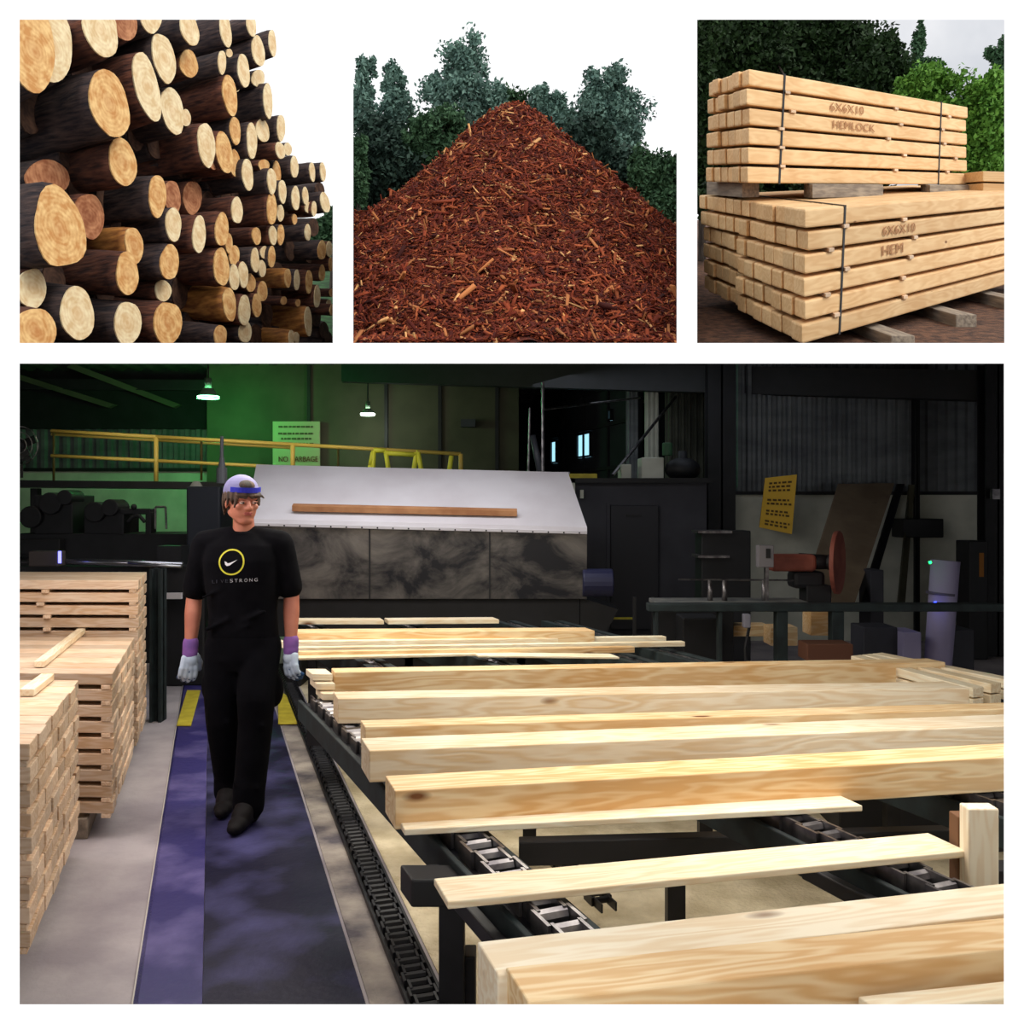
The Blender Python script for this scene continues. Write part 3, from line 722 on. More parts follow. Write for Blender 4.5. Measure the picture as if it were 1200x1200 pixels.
# a few long pale slivers that can be told apart on the front of the mound
rc = random.Random(2)
M['sliver'] = mat('pale_splinter_wood', (206, 138, 70), .8, col2=(232, 176, 108), scale=8)
for k, (x0, y0, x1, y1, w, lab) in enumerate([(583, 371, 600, 352, 7, 'broad pale splinter near the bottom centre of the chip mound'), (652, 360, 680, 396, 3, 'long thin pale splinter right of the bottom centre of the chip mound'),
    (637, 372, 642, 388, 6, 'short orange splinter at the bottom of the chip mound, left of the long thin one'), (415, 350, 421, 333, 6, 'orange splinter at the left edge of the chip mound'),
    (572, 237, 608, 228, 4, 'pale stick lying across the middle of the chip mound'), (590, 283, 597, 274, 6, 'small pale block of wood in the middle of the chip mound'),
    (567, 330, 578, 322, 4, 'curved orange splinter on the lower left of the chip mound centre')]):
    def hit(px, py):
        d = Vector(((px-600)/F, 1, -(py-HZ)/F)); t = 9.9
        while t < 18 and CAMZ+d.z*t > mound(d.x*t, t): t += .02
        return Vector((d.x*t, t, CAMZ+d.z*t))
    p, q = hit(x0, y0), hit(x1, y1); wv = w/F*p.y*.8
    d = (q-p); s = d.cross(Vector((0, -.6, .8))).normalized()*wv; up = s.cross(d).normalized()*.012
    if up.y > 0: up = -up
    o0 = p-up*-1.0
    MB().poly([o0-s*.15, o0+d*.3-s*.5, o0+d*.8-s*.35, o0+d, o0+d*.75+s*.4, o0+d*.25+s*.5], up+up*.2).build('wood_splinter', M['sliver'], label=lab, cat='splinter')

# ------------------------------------------------------------------ trees
def leaf_mat(name, c1, c2):
    m, nt, b = new_mat(name); b.inputs['Roughness'].default_value = .7; b.inputs['Specular IOR Level'].default_value = .2
    t = nt.nodes.new('ShaderNodeTexCoord'); n = nt.nodes.new('ShaderNodeTexNoise'); n.inputs['Scale'].default_value = 3.5; n.inputs['Detail'].default_value = 8
    n.inputs['Roughness'].default_value = .8
    r = nt.nodes.new('ShaderNodeValToRGB'); r.color_ramp.elements[0].position = .35; r.color_ramp.elements[1].position = .68; r.color_ramp.elements[0].color = lin(c1); r.color_ramp.elements[1].color = lin(c2)
    nt.links.new(t.outputs['Object'], n.inputs[0]); nt.links.new(n.outputs['Fac'], r.inputs[0]); nt.links.new(r.outputs[0], b.inputs['Base Color']); return m
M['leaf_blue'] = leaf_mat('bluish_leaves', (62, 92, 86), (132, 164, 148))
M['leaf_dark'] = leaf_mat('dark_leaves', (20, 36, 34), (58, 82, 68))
M['leaf_mid'] = leaf_mat('mid_green_leaves', (38, 64, 46), (84, 120, 82))
M['leaf_bright'] = leaf_mat('bright_green_leaves', (50, 96, 30), (120, 168, 66))
M['leaf_deep'] = leaf_mat('deep_green_leaves', (14, 28, 14), (44, 70, 30))
M['trunk'] = mat('tree_bark', (52, 44, 40), .95, col2=(84, 74, 66), scale=6, stretch=(4, 4, .6), bump=.6)
def tree(clumps, D, lm, n, label, base_y=None, size=.085, lim=None, seed=0, airy=.0, kind_name='leafy_tree'):
    """clumps: crown ellipsoids as (px, py, half width, half height) seen at distance D; they get real depth"""
    rng = np.random.default_rng(seed); s = D/F; n = int(n*1.9); size = size*.72
    cx = sum(c[0] for c in clumps)/len(clumps); g = W(cx, 0, D); base = Vector((g.x, D, yard_h(g.x, D)))
    root = empty(kind_name, base, label, 'tree', 'trees behind the yard')
    areas = np.array([c[2]*c[3] for c in clumps], float); areas /= areas.sum()
    Vv = []
    for c, a in zip(clumps, areas):
        k = int(n*a); w = W(c[0], c[1], D)
        # sub-clumps make a lobed crown
        m = max(6, int(9+k/260)); dirs = rng.normal(size=(m, 3)); dirs /= np.linalg.norm(dirs, axis=1)[:, None]
        sub = dirs*(rng.random((m, 1))**.4)*.82
        idx = rng.integers(0, m, k); q = rng.normal(size=(k, 3)); q /= np.linalg.norm(q, axis=1)[:, None]
        q = sub[idx]+q*(rng.random((k, 1))**.7)*rng.uniform(.22, .6, (m, 1))[idx]
        P = q*np.array([c[2]*s, c[2]*s*.9, c[3]*s])+np.array(w)
        Vv.append(P)
    P = np.concatenate(Vv)
    if lim is not None:            # crowns are trimmed back along the bay walls
        kx = P[:, 0]/P[:, 1]; P = P[(kx > lim[0]) & (kx < lim[1])]
    n = len(P); a = rng.normal(size=(n, 3)); a /= np.linalg.norm(a, axis=1)[:, None]; b = rng.normal(size=(n, 3)); b = np.cross(a, b); b /= np.linalg.norm(b, axis=1)[:, None]
    sz = size*rng.uniform(.6, 1.4, (n, 1)); a = a*sz; b = b*sz*.55
    V = np.stack([P-a, P+b, P+a, P-b], 1).reshape(-1, 3)-np.array(base)
    me = bpy.data.meshes.new('foliage'); me.vertices.add(4*n); me.vertices.foreach_set('co', V.ravel())
    me.loops.add(4*n); me.loops.foreach_set('vertex_index', np.arange(4*n, dtype=np.int32)); me.polygons.add(n); me.polygons.foreach_set('loop_start', (4*np.arange(n)).astype(np.int32)); me.update(calc_edges=True)
    me.materials.append(lm); o = bpy.data.objects.new('foliage', me); C.objects.link(o); o.parent = root
    top = min(clumps, key=lambda c: c[1]); tp = W(top[0], top[1]-top[3]*.3, D)-base
    m = MB(); r0 = max(.07, tp.z*.018); pts = [Vector((0, 0, -.2)), Vector((tp.x*.2, 0, tp.z*.45)), Vector((tp.x, 0, tp.z))]
    m.cyl(pts[0], pts[1], r0, r0*.75, 8); m.cyl(pts[1], pts[2], r0*.75, r0*.2, 8)
    for c in clumps:
        e = W(c[0], c[1], D)-base; z = min(e.z*.75, tp.z*.8); st = Vector((tp.x*z/max(tp.z, .1)*.8, 0, z))
        m.cyl(st, e+Vector((0, .1, 0)), r0*.35, r0*.1, 6)
    o = mesh_obj('trunk', m.v, m.f, M['trunk'], parent=root)
    return root
LC = (-.1815, .1850)
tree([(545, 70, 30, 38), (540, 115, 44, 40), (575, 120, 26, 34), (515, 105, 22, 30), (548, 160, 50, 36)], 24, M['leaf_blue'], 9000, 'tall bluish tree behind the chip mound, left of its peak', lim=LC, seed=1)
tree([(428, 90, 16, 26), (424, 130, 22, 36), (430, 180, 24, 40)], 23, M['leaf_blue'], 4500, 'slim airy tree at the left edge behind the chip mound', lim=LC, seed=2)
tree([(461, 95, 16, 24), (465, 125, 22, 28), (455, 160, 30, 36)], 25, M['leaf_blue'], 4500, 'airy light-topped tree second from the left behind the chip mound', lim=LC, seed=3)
tree([(440, 190, 40, 54), (470, 205, 44, 54), (425, 225, 30, 34)], 21.5, M['leaf_dark'], 9000, 'very dark spruce mass at the left behind the chip mound', lim=LC, seed=4, size=.1, kind_name='spruce_tree')
tree([(505, 190, 40, 50), (540, 175, 36, 40), (520, 230, 50, 40)], 22.3, M['leaf_dark'], 8000, 'dark round tree between the tall bluish tree and the chip mound', lim=LC, seed=5, size=.1)
tree([(520, 150, 26, 26), (512, 180, 22, 26), (488, 160, 18, 26)], 21.2, M['leaf_mid'], 4000, 'small mid-green tree in front of the tall bluish one', lim=LC, seed=6)
tree([(600, 118, 24, 20), (585, 135, 24, 22), (612, 130, 20, 24)], 26, M['leaf_mid'], 3000, 'faint low tree right behind the peak of the chip mound', lim=LC, seed=7)
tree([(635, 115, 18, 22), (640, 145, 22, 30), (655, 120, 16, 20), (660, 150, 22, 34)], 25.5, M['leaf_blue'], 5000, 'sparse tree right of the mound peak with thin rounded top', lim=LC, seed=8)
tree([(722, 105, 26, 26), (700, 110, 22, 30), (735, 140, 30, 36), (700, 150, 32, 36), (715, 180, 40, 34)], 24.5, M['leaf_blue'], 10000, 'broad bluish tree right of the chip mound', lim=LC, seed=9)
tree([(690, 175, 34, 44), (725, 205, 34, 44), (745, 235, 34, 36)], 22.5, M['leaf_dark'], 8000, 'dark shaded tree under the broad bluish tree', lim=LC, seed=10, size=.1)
tree([(765, 210, 26, 34), (785, 205, 18, 30), (775, 245, 30, 40), (755, 200, 20, 28)], 21.5, M['leaf_mid'], 7000, 'low green tree at the right edge behind the chip mound', lim=LC, seed=11)
tree([(418, 215, 14, 36), (421, 180, 10, 22)], 20.6, M['leaf_mid'], 2500, 'low bright bush-like tree at the far left foot of the tree line behind the mound', lim=LC, seed=12)
LD = (.1885, .60)
tree([(850, 60, 60, 60), (840, 130, 50, 60), (880, 40, 50, 46), (838, 190, 40, 50)], 25, M['leaf_deep'], 16000, 'tall dark tree at the left behind the timber stacks', lim=LD, seed=21, size=.11)
tree([(945, 45, 56, 50), (985, 60, 44, 44), (940, 90, 60, 40), (1010, 90, 34, 34)], 26, M['leaf_deep'], 15000, 'tall dark tree in the middle behind the timber stacks', lim=LD, seed=22, size=.11)
tree([(1030, 75, 36, 44), (1010, 110, 40, 40), (1035, 140, 30, 40), (905, 70, 30, 20)], 24, M['leaf_deep'], 9000, 'dark tree with a sloping right side behind the upper timber stack', lim=LD, seed=23, size=.1)
tree([(1076, 50, 9, 24), (1074, 76, 16, 20), (1090, 85, 20, 18)], 25, M['leaf_mid'], 2600, 'thin pointed tree rising against the sky between the dark and bright trees', lim=LD, seed=24, size=.08)
tree([(1085, 105, 38, 30), (1070, 130, 30, 30), (1100, 140, 34, 40)], 22.5, M['leaf_bright'], 8000, 'bright green maple-like tree behind the right end of the upper stack', lim=LD, seed=25, size=.09)
tree([(1145, 115, 34, 34), (1165, 140, 30, 50), (1150, 180, 34, 50)], 22, M['leaf_bright'], 8500, 'bright green bushy tree at the right edge behind the stacks', lim=LD, seed=26, size=.09)
tree([(1170, 65, 14, 22), (1175, 90, 16, 20)], 24, M['leaf_mid'], 2200, 'light tree top against the sky at the right edge', lim=LD, seed=27, size=.08)
tree([(1160, 190, 40, 40), (1120, 190, 30, 40), (1130, 150, 30, 30)], 23.5, M['leaf_deep'], 6000, 'dark undergrowth tree low behind the right ends of the stacks', lim=LD, seed=28, size=.1)
tree([(840, 215, 40, 40), (900, 190, 60, 50), (990, 180, 60, 50), (930, 215, 70, 30)], 27, M['leaf_deep'], 15000, 'dark low tree closing the view between the two timber stacks', lim=LD, seed=29, size=.12)
tree([(822, 130, 20, 50), (824, 200, 20, 50), (822, 60, 20, 50)], 21, M['leaf_deep'], 5000, 'dark slim tree at the left edge beside the timber stacks', lim=LD, seed=33, size=.11)
tree([(835, 235, 30, 26), (870, 230, 30, 30), (1000, 225, 60, 30)], 20, M['leaf_deep'], 5000, 'dark low bush on the ground between the two timber stacks', lim=LD, seed=30, size=.12)
tree([(378, 270, 16, 22), (398, 262, 16, 24)], 27, M['leaf_mid'], 2500, 'green tree far behind the right end of the log pile', lim=(-.6, -.183), seed=31, size=.09)

# ------------------------------------------------------------------ strapped timber stacks in the yard
def oriented(name, O, a, b, c, m, bevel=.012, **k):
    """a box with edges a (length), b, c; local x runs along a so the grain follows it"""
    O, a, b, c = map(Vector, (O, a, b, c)); X = a.normalized(); Z = (c-X*c.dot(X)).normalized(); Y = Z.cross(X)
    R = Matrix((X, Y, Z)).transposed(); Ri = R.transposed(); ctr = O+(a+b+c)/2
    mb = MB().hexa(Ri @ (O-ctr), Ri @ a, Ri @ b, Ri @ c)
    o = mesh_obj(name, mb.v, mb.f, m); o.location = ctr; o.rotation_euler = R.to_euler()
    bm = bmesh.new(); bm.from_mesh(o.data); bmesh.ops.recalc_face_normals(bm, faces=bm.faces); bm.to_mesh(o.data); bm.free()
    if bevel:
        bv = o.modifiers.new('bevel', 'BEVEL'); bv.width = bevel; bv.segments = 2
    return tag(o, k.get('label'), k.get('cat'), k.get('group'), k.get('kind'))
ry = random.Random(3)
def write(txt, O, ux, uz, h, m, parent, name='handwriting', normal=None, spread=1.0):
    cu = bpy.data.curves.new(name, 'FONT'); cu.body = txt; cu.size = 1; cu.extrude = .003; cu.offset = -.004; cu.space_character = 1.05
    t = bpy.data.objects.new(name, cu); C.objects.link(t); dg = bpy.context.evaluated_depsgraph_get(); me = bpy.data.meshes.new_from_object(t.evaluated_get(dg))
    bpy.data.objects.remove(t); ux = Vector(ux).normalized(); uz = Vector(uz).normalized(); n = ux.cross(uz)
    for v in me.vertices: v.co = Vector(O)+ux*v.co.x*h*spread+uz*v.co.y*h+n*(v.co.z+.003)
    me.materials.clear(); me.materials.append(m); o = bpy.data.objects.new(name, me); C.objects.link(o)
    if parent is not None: o.parent = parent; o.matrix_parent_inverse = world_m(parent).inverted()
    return o
M['pencil'] = mat('crayon_writing', (176, 128, 88), .9)
def timber_stack(which, near, D, rows, H, cols, d1, L1, d2, W2, gap, offs, strap_t, stick_t, texts):
    d1, d2 = Vector(d1), Vector(d2); O = near; rh = H/rows; bh = rh-gap; step = d2*(W2/cols); rown = ['top', 'second', 'third', 'fourth', 'fifth', 'bottom']
    beams = {}
    for r in range(rows):                      # r = 0 is the top row
        z = (rows-1-r)*rh
        for c in range(cols):
            jt = ry.uniform(-.035, .035); sh = offs(r, c); 
            a0 = O+Vector((0, 0, z))+step*c+d1*(jt+sh)
            lab = '%s beam from near corner in the %s row of the %s timber stack' % (ordn[c], rown[r], which)
            beams[r, c] = oriented('squared_timber', a0, d1*(L1-sh*.0+ry.uniform(-.03, .03)), step*.972, (0, 0, bh), M['yard'], .02, label=lab, cat='beam', group='beams of the %s timber stack' % which)
    for r in range(rows-1):
        z = (rows-1-r)*rh-gap
        for k, t in enumerate(stick_t):
            tt = t+ry.uniform(-.25, .25)
            oriented('sticker', O+Vector((0, 0, z+.001))+d1*tt-step*.12, step*(cols), d1*.09, (0, 0, gap-.002), M['stack'], .004,
                     label='%s wooden spacer from left under the %s row of the %s timber stack' % (ordn[k], rown[r], which), cat='spacer', group='spacers between beam rows')
    for k, t in enumerate(strap_t):
        e = .012; w = d1.normalized()*.045; off = -step.normalized()*e; p = O+d1*t
        m = MB(); top = Vector((0, 0, H-gap+.004))
        lean = d1*.1
        m.hexa(p+off-lean+Vector((0, 0, -.01)), w, -off*.9, top+lean+Vector((0, 0, .02)))
        m.hexa(p+top+off, w, step*cols-off*2, (0, 0, e*.8)); m.hexa(p+step*cols, w, -off, top)
        m.build('steel_strap', M['strap'], label='black steel strap around the %s timber stack, %s' % (which, ['the left one', 'the right one'][k] if len(strap_t) > 1 else 'near its front corner'), cat='strap')
    up = Vector((0, 0, 1))
    for (txt, r, t, h) in texts:
        z = (rows-1-r)*rh; write(txt, O+Vector((0, 0, z+bh*.25))+d1*t-step*.0+Vector((.0, -.02, 0)), d1, up, h, M['pencil'], beams[r, 0], spread=1.9)
    return beams
# lower stack
D2 = (-.07, 1, .365)
NL = W(945, 402, 9.6)
def off_low(r, c):
    if r >= 2 and c < 7: return -.05
    return .06 if r >= 2 else 0
timber_stack('lower', NL, 9.6, 6, 1.41, 13, (.978, 1, .365), 5.6, D2, 4.04, .042, off_low, [.62], [.42, 1.9], [('6X6X10', 1, 1.32, .15), ('HEM', 2, 1.3, .17)])
NU = W(876, 214.5, 11.0)
timber_stack('upper', NU, 11.0, 6, 1.38, 6, (.978, 1, .336), 5.2, (-.07, 1, .352), 1.69, .038, lambda r, c: 0, [.62, 4.35], [.75, 3.0, 4.6], [('6X6X10', 1, 1.5, .16), ('HEMLOCK', 2, 1.55, .15)])
# grey bunks between the stacks, and cribbing under the lower one
def topz(x, y): return NL.z+1.41+.365*(y-9.6)
for k, (t, L_, s, lab) in enumerate([(.15, 1.7, .55, 'grey weathered timber bunk under the left end of the upper stack'), (1.1, 1.9, -.1, 'grey weathered timber block sticking out under the middle of the upper stack'), (3.9, 2.2, -.12, 'long grey timber bunk under the right end of the upper stack')]):
    p = NU+Vector((.978, 1, .336))*t+Vector((-.07, 1, .352))*s
    oriented('bunk', p+Vector((0, 0, -.185)), Vector((-.07, 1, .352))*1.6 if k == 0 else Vector((.978, 1, .336))*1.55, Vector((.978, 1, .336))*.3 if k == 0 else Vector((-.07, 1, .352))*.3, (0, 0, .18), M['yard_dark'], .01, label=lab, cat='bunk', group='bunks')
for k, t in enumerate((.9, 2.3, 3.7)):
    p = NL+Vector((.978, 1, .365))*t-Vector((-.07, 1, .365))*.0+Vector((.25, -.25, 0)); p.z = yard_z(p.y)-.02
    oriented('cribbing_timber', p, Vector((-.07, 1, .345))*2.6, (.26, 0, 0), (0, 0, max(.1, (NL+Vector((.978, 1, .365))*t).z-yard_z(NL.y+t)-.03)), M['yard_dark'], .01, label='weathered cribbing timber, %s from the left under the lower stack' % ordn[k], cat='cribbing')
# pale lumber pack standing farther back at the right edge
p = W(1152, 216, 15.6)
for k in range(3): oriented('squared_timber', p+Vector((0, 0, .05-k*.2)), (2.2, .2, .0), (-.1, 1.2, .35), (0, 0, .17), M['yard'], .01, label='pale beam of the far pack at the right edge, %s from its top' % ordn[k], cat='beam', group='far lumber pack')

# ------------------------------------------------------------------ board stacks at the left of the hall
rb_ = random.Random(8)
def board_stack(nm, xr, D0, D1, z0, z1, layers, ncol, L_, lead, lw=.045):
    """boards lie left-right; their sawn ends show along the aisle"""
    ph = (z1-z0)/layers; rw = ['top']+['%s' % q for q in ordn[1:]]
    sp = (D1-D0)/ncol
    for r in range(layers):
        z = z1-(r+1)*ph
        for c in range(ncol):
            y = D0+c*sp; x = xr-.318*(y-D0)
            th = ph-.022
            for half in range(1):
                x1 = x+rb_.uniform(-.006, .004)
                oriented('board', (x1, y+.002, z+.022), (-L_, L_*.03, 0), (-.318*(sp-.005), sp-.005, 0), (0, 0, th), M['stack'], .003,
                         label='%s board from the near corner in the %s layer of the %s board stack' % (ordn[c], rw[r] if r < len(rw) else 'bottom', nm), cat='board', group='boards of the %s stack' % nm)
        if r > 0 or True:
            d = Vector((-.318, 1, 0))*(D1-D0)
            oriented('sticker', (xr-.012, D0, z+.001), d, (-.045, 0, 0), (0, 0, .020), M['stack'], .002, label='wooden spacer at the aisle end under the %s layer of the %s stack' % (rw[r] if r < len(rw) else 'bottom', nm), cat='spacer', group='spacers of the board stacks')
            oriented('sticker', (xr-.55+rb_.uniform(-.05, .05), D0-.01, z+.001), d, (-.045, 0, 0), (0, 0, .020), M['stack'], .002, label='wooden spacer set inward under the %s layer of the %s stack' % (rw[r] if r < len(rw) else 'bottom', nm), cat='spacer', group='spacers of the board stacks')
    for k, off in enumerate((.12, .75)):
        d = Vector((-.318, 1, 0))*(D1-D0)
        oriented('skid', (xr-off, D0, 0.001), d, (-.1, 0, 0), (0, 0, z0-.002), M['yard_dark'], .005, label='%s dark timber skid on the floor under the %s board stack' % (['aisle-side', 'inner'][k], nm), cat='skid')
board_stack('nearest', -1.60, 3.12, 4.25, .1, .80, 9, 8, 1.3, 0)
board_stack('middle', -1.90, 4.47, 5.68, .1, .79, 9, 8, 1.3, 0)
board_stack('farthest', -2.31, 5.8, 6.5, .1, 1.125, 13, 5, 1.5, 0)
# loose battens lying on the stacks
for (a, b, w, z, lab) in [((40, 782), (92, 741), .05, .795, 'long batten lying diagonally on top of the middle board stack'), ((23, 816), (48, 797), .06, .803, 'short batten lying on top of the nearest board stack')]:
    p, q = G(a[0], a[1], z), G(b[0], b[1], z)
    oriented('batten', p, q-p, (w, 0, 0), (0, 0, .03), M['plank'], .003, label=lab, cat='batten')
# rack post behind the farthest stack
m = MB(); p = W(178, 0, 6.9).x; m.box(p, p+.018, 6.85, 6.97, 0, 1.12); m.box(p+.065, p+.083, 6.85, 6.97, 0, 1.12); m.box(p, p+.083, 6.9, 6.92, 0, 1.12)
m.build('rack_post', M['teal'], label='dark steel post standing right behind the farthest board stack', cat='post')

# ------------------------------------------------------------------ lumber table with chains
U = Vector((-.43, 1, 0)); TZ = .72
tab = empty('lumber_table', (.6, 3, 0), 'long dark steel table frame that carries the sawn beams', 'table')
def rail(nm, x, D0, D1, z0, z1, w, m, dirv=U):
    p = Vector((x, D0, z0)); d = dirv*(D1-D0)
    return MB().hexa(p, d, (w, 0, 0), (0, 0, z1-z0)).build(nm, m, tab, bevel=.004)
def x_at(px, py, z, D0):      # rail through that point, carried to depth D0
    p = G(px, py, z); return p.x+U.x*(D0-p.y)
chx = [(548, 975), (942, 960), (1250, 960)]
for k, (px, py) in enumerate(chx):
    x0 = x_at(px, py, TZ, 1.5)
    rail('chain_rail', x0-.085, 1.5, 4.35, .60, TZ-.03, .02, M['teal']); rail('chain_rail', x0+.075, 1.5, 4.35, .60, TZ-.03, .02, M['teal'])
    rail('wear_strip', x0-.13, 1.5, 2.45, .62, TZ-.06, .03, M['dark'])
    rail('chain_bed', x0-.065, 1.5, 4.35, TZ-.07, TZ-.045, .14, M['black_steel'])
    p = Vector((x0+.005, 1.5, TZ-.044)); q = p+U*2.85
    chain_along('table_chain', p, q, .075, .085, .042, M['steel'], M['steel'], 'worn steel roller chain running up the lumber table, %s from the left' % ordn[k], group='lumber table chains')
for a, b in ((508, 1000), (560, 1010)):
    pass
xs_ = x_at(522, 1000, .66, 1.5)
rail('side_frame', xs_, 1.5, 2.5, .56, .66, .05, M['black_steel']); rail('side_frame', xs_+.10, 1.5, 2.45, .50, .62, .04, M['black_steel'])
for D in (1.72, 2.38):
    x = xs_+U.x*(D-1.5); MB().hexa((x-.02, D, 0), (.045, 0, 0), (0, .07, 0), (0, 0, .45)).hexa((x+.07, D, 0), (.045, 0, 0), (0, .07, 0), (0, 0, .4)).build('leg', M['black_steel'], tab, bevel=.004)
for D in (2.1, 3.1, 4.2):
    x = xs_+U.x*(D-1.5)+(.05 if D < 2.5 else .45); MB().hexa((x, D, .40), (2.6, .2, 0), (0, .06, 0), (0, 0, .08)).build('cross_member', M['dark'], tab, bevel=.004)
MB().box(W(514, 0, 2.34).x, W(544, 0, 2.34).x, 2.34, 2.40, 0, .60).build('leg', M['black_steel'], tab, bevel=.004)
MB().hexa((W(482, 0, 2.32).x, 2.32, .60), (.20, 0, 0), (-.04, .1, 0), (0, 0, .07)).build('end_bracket', M['dark'], tab, bevel=.006)
for t in (.95, 1.75, 2.6):
    for D in (1.9, 3.1, 4.2):
        x = xs_+U.x*(D-1.5)+t; MB().box(x, x+.06, D+.05, D+.11, 0, .36).build('leg', M['black_steel'], tab)
# lower return chains and light boards under the table
for k, (px, py, px2, py2) in enumerate([(645, 1003, 720, 1075), (1010, 1075, 1040, 1100)]):
    p, q = G(px, py, .2), G(px2, py2, .2); 
    chain_along('return_chain', p, q, .06, .07, .03, M['black_steel'], M['black_steel'], ['dark return chain seen under the table between the thin planks', 'dark return chain seen under the right part of the table'][k])
# far section of the table
for k, px in enumerate((402, 540, 700, 770)):
    p = G(px, 762, TZ-.02); d = U*(7.2-4.75)
    x0 = p.x+U.x*(4.8-p.y)
    MB().hexa((x0, 4.8, .52), U*2.5, (.05, 0, 0), (0, 0, .17)).hexa((x0+.12, 4.8, .52), U*2.5, (.05, 0, 0), (0, 0, .17)).build('far_rail', M['teal'], tab, bevel=.004)
    for D in (4.9, 7.0):
        MB().box(x0+U.x*(D-4.8)+.05, x0+U.x*(D-4.8)+.11, D, D+.06, 0, .52).build('leg', M['black_steel'], tab)
    chain_along('table_chain', (x0+.085, 4.8, .64), Vector((x0+.085, 4.8, .64))+U*2.5, .08, .05, .04, M['steel'], M['steel'], 'steel chain on the far section of the lumber table, %s from the left' % ordn[k], group='far table chains')
x0 = G(380, 765, TZ-.1).x
MB().box(x0+.2, 1.0, 4.72, 4.80, .38, .52).build('cross_member', M['dark'], tab)
MB().box(-1.45, .35, 7.0, 7.08, .38, .52).build('cross_member', M['dark'], tab)

# ------------------------------------------------------------------ beams and planks on the table
def beam(nm, aL, aR, z_top, h, depth, m, label, extL=0, extR=0, bev=.003, notch=None, tip=None):
    """aL, aR: ends of the near top edge as seen; z_top fixes how far away they lie"""
    p, q = G(aL[0], aL[1], z_top), G(aR[0], aR[1], z_top); d = q-p; u = d.normalized()
    p = p-u*extL; d = d+u*(extL+extR); back = Vector((-.32, 1, 0)).normalized()*depth
    back = Vector((U.x*.75, 1, 0)).normalized()*depth
    O = p-Vector((0, 0, h))
    return oriented(nm, O, d, back, (0, 0, h), m, bev, label=label, cat='beam' if h > .05 else 'plank')
zb = TZ+.001
def dep(px, y0, y1, z): return abs(G(px, y0, z).y-G(px, y1, z).y)
B = []
beam('squared_timber', (392, 788), (1108, 776), zb+.10, .10, .12, M['beam2'], 'golden grained beam at the back of the near group, ending before the right edge')
beam('squared_timber', (396, 819), (1136, 806), zb+.10, .10, .15, M['beam'], 'pale knotty beam second from the back of the near group, its left end farthest left')
beam('squared_timber', (428, 852), (1200, 830), zb+.085, .085, .11, M['beam2'], 'slim beam half hidden behind the rough-edged one in the near group', extR=.1)
beam('squared_timber', (433, 880), (1200, 850), zb+.10, .10, .17, M['beam'], 'rough-edged beam with a big dark knot in the middle of the near group', extR=.1)
beam('squared_timber', (463, 927), (1200, 886), zb+.105, .105, .15, M['beam2'], 'thick beam with swirling grain right behind the thin planks', extR=.1)
beam('plank', (474, 972), (1011, 944), zb+.018, .017, .105, M['plank'], 'thin pale plank lying just in front of the thick swirling-grain beam')
beam('plank', (525, 1057), (1134, 997), zb+.018, .017, .135, M['plank'], 'wider pale plank with a slanted right tip in front of the thinner plank')
beam('squared_timber', (583, 1142), (1200, 1068), zb+.118, .118, .12, M['beam'], 'large beam lying behind and touching the nearest one at the bottom', extR=.15)
beam('squared_timber', (618, 1173), (1205, 1110), zb+.124, .124, .11, M['beam2'], 'nearest big beam with wild grain at the bottom of the picture', extR=.15)
beam('squared_timber', (1030, 1186), (1215, 1166), zb+.09, .09, .05, M['plank'], 'corner of a pale beam at the bottom right edge', extR=.1)
# far group
beam('squared_timber', (340, 741), (697, 739), TZ+.085, .085, .16, M['beam2'], 'thick golden beam lying farthest back on the far group')
beam('plank', (330, 752), (781, 746), TZ+.04, .04, .06, M['plank'], 'thin plank right in front of the farthest thick beam')
beam('plank', (345, 759), (803, 752), TZ+.03, .03, .05, M['plank'], 'longest thin plank of the far group, its tip farthest right')
beam('plank', (350, 764), (744, 758), TZ+.035, .035, .05, M['beam2'], 'short thin plank under the longest one of the far group')
beam('plank', (345, 771), (560, 766), TZ+.015, .014, .12, M['plank'], 'wide thin slab with bark edges at the left front of the far group')
beam('plank', (560, 768), (726, 770), TZ+.013, .012, .13, M['plank'], 'wide thin slab at the right front of the far group')
beam('plank', (345, 727), (450, 727), TZ+.03, .03, .16, M['plank'], 'pale offcut at the far end of the table, left one')
beam('plank', (455, 727), (585, 726), TZ+.03, .03, .16, M['plank'], 'pale offcut at the far end of the table, right one')
# short block ends that stick out at the left of the golden beam
for k, (px, py, w) in enumerate([(366, 790, 24), (371, 801, 22), (378, 813, 18)]):
    z = TZ+.10-k*.035; p = G(px, py, z); oriented('plank', p-Vector((0, 0, .03)), (w/F*p.y, .0, 0), (U.x*.14, .14, 0), (0, 0, .03), M['plank'], .003, label='thin board stub sticking out left of the golden beam, %s from top' % ordn[k], cat='plank')
# pale boards stacked crosswise at the right
pk = [(997, 768), (1034, 764), (1200, 792), (1140, 806)]
for k in range(2):
    z = .80-k*.05; P = [G(x, y, .80) for x, y in pk]
    for j in range(3):
        a = P[0].lerp(P[1], j/3); b = P[3].lerp(P[2], j/3); c = P[3].lerp(P[2], (j+1)/3)
        oriented('plank', Vector((a.x, a.y, z-.045)), b-a, (P[1]-P[0])/3*.94, (0, 0, .043), M['plank'], .004, label='pale board of the crosswise pack, %s from left in its %s layer' % (ordn[j], ['top', 'lower'][k]), cat='plank')
pm = (P[0]+P[2])/2
MB().box(pm.x-.5, pm.x+.5, pm.y-.12, pm.y+.2, 0, .70).build('trestle', M['dark'], label='dark trestle box under the crosswise pack of pale boards', cat='trestle', bevel=.01)
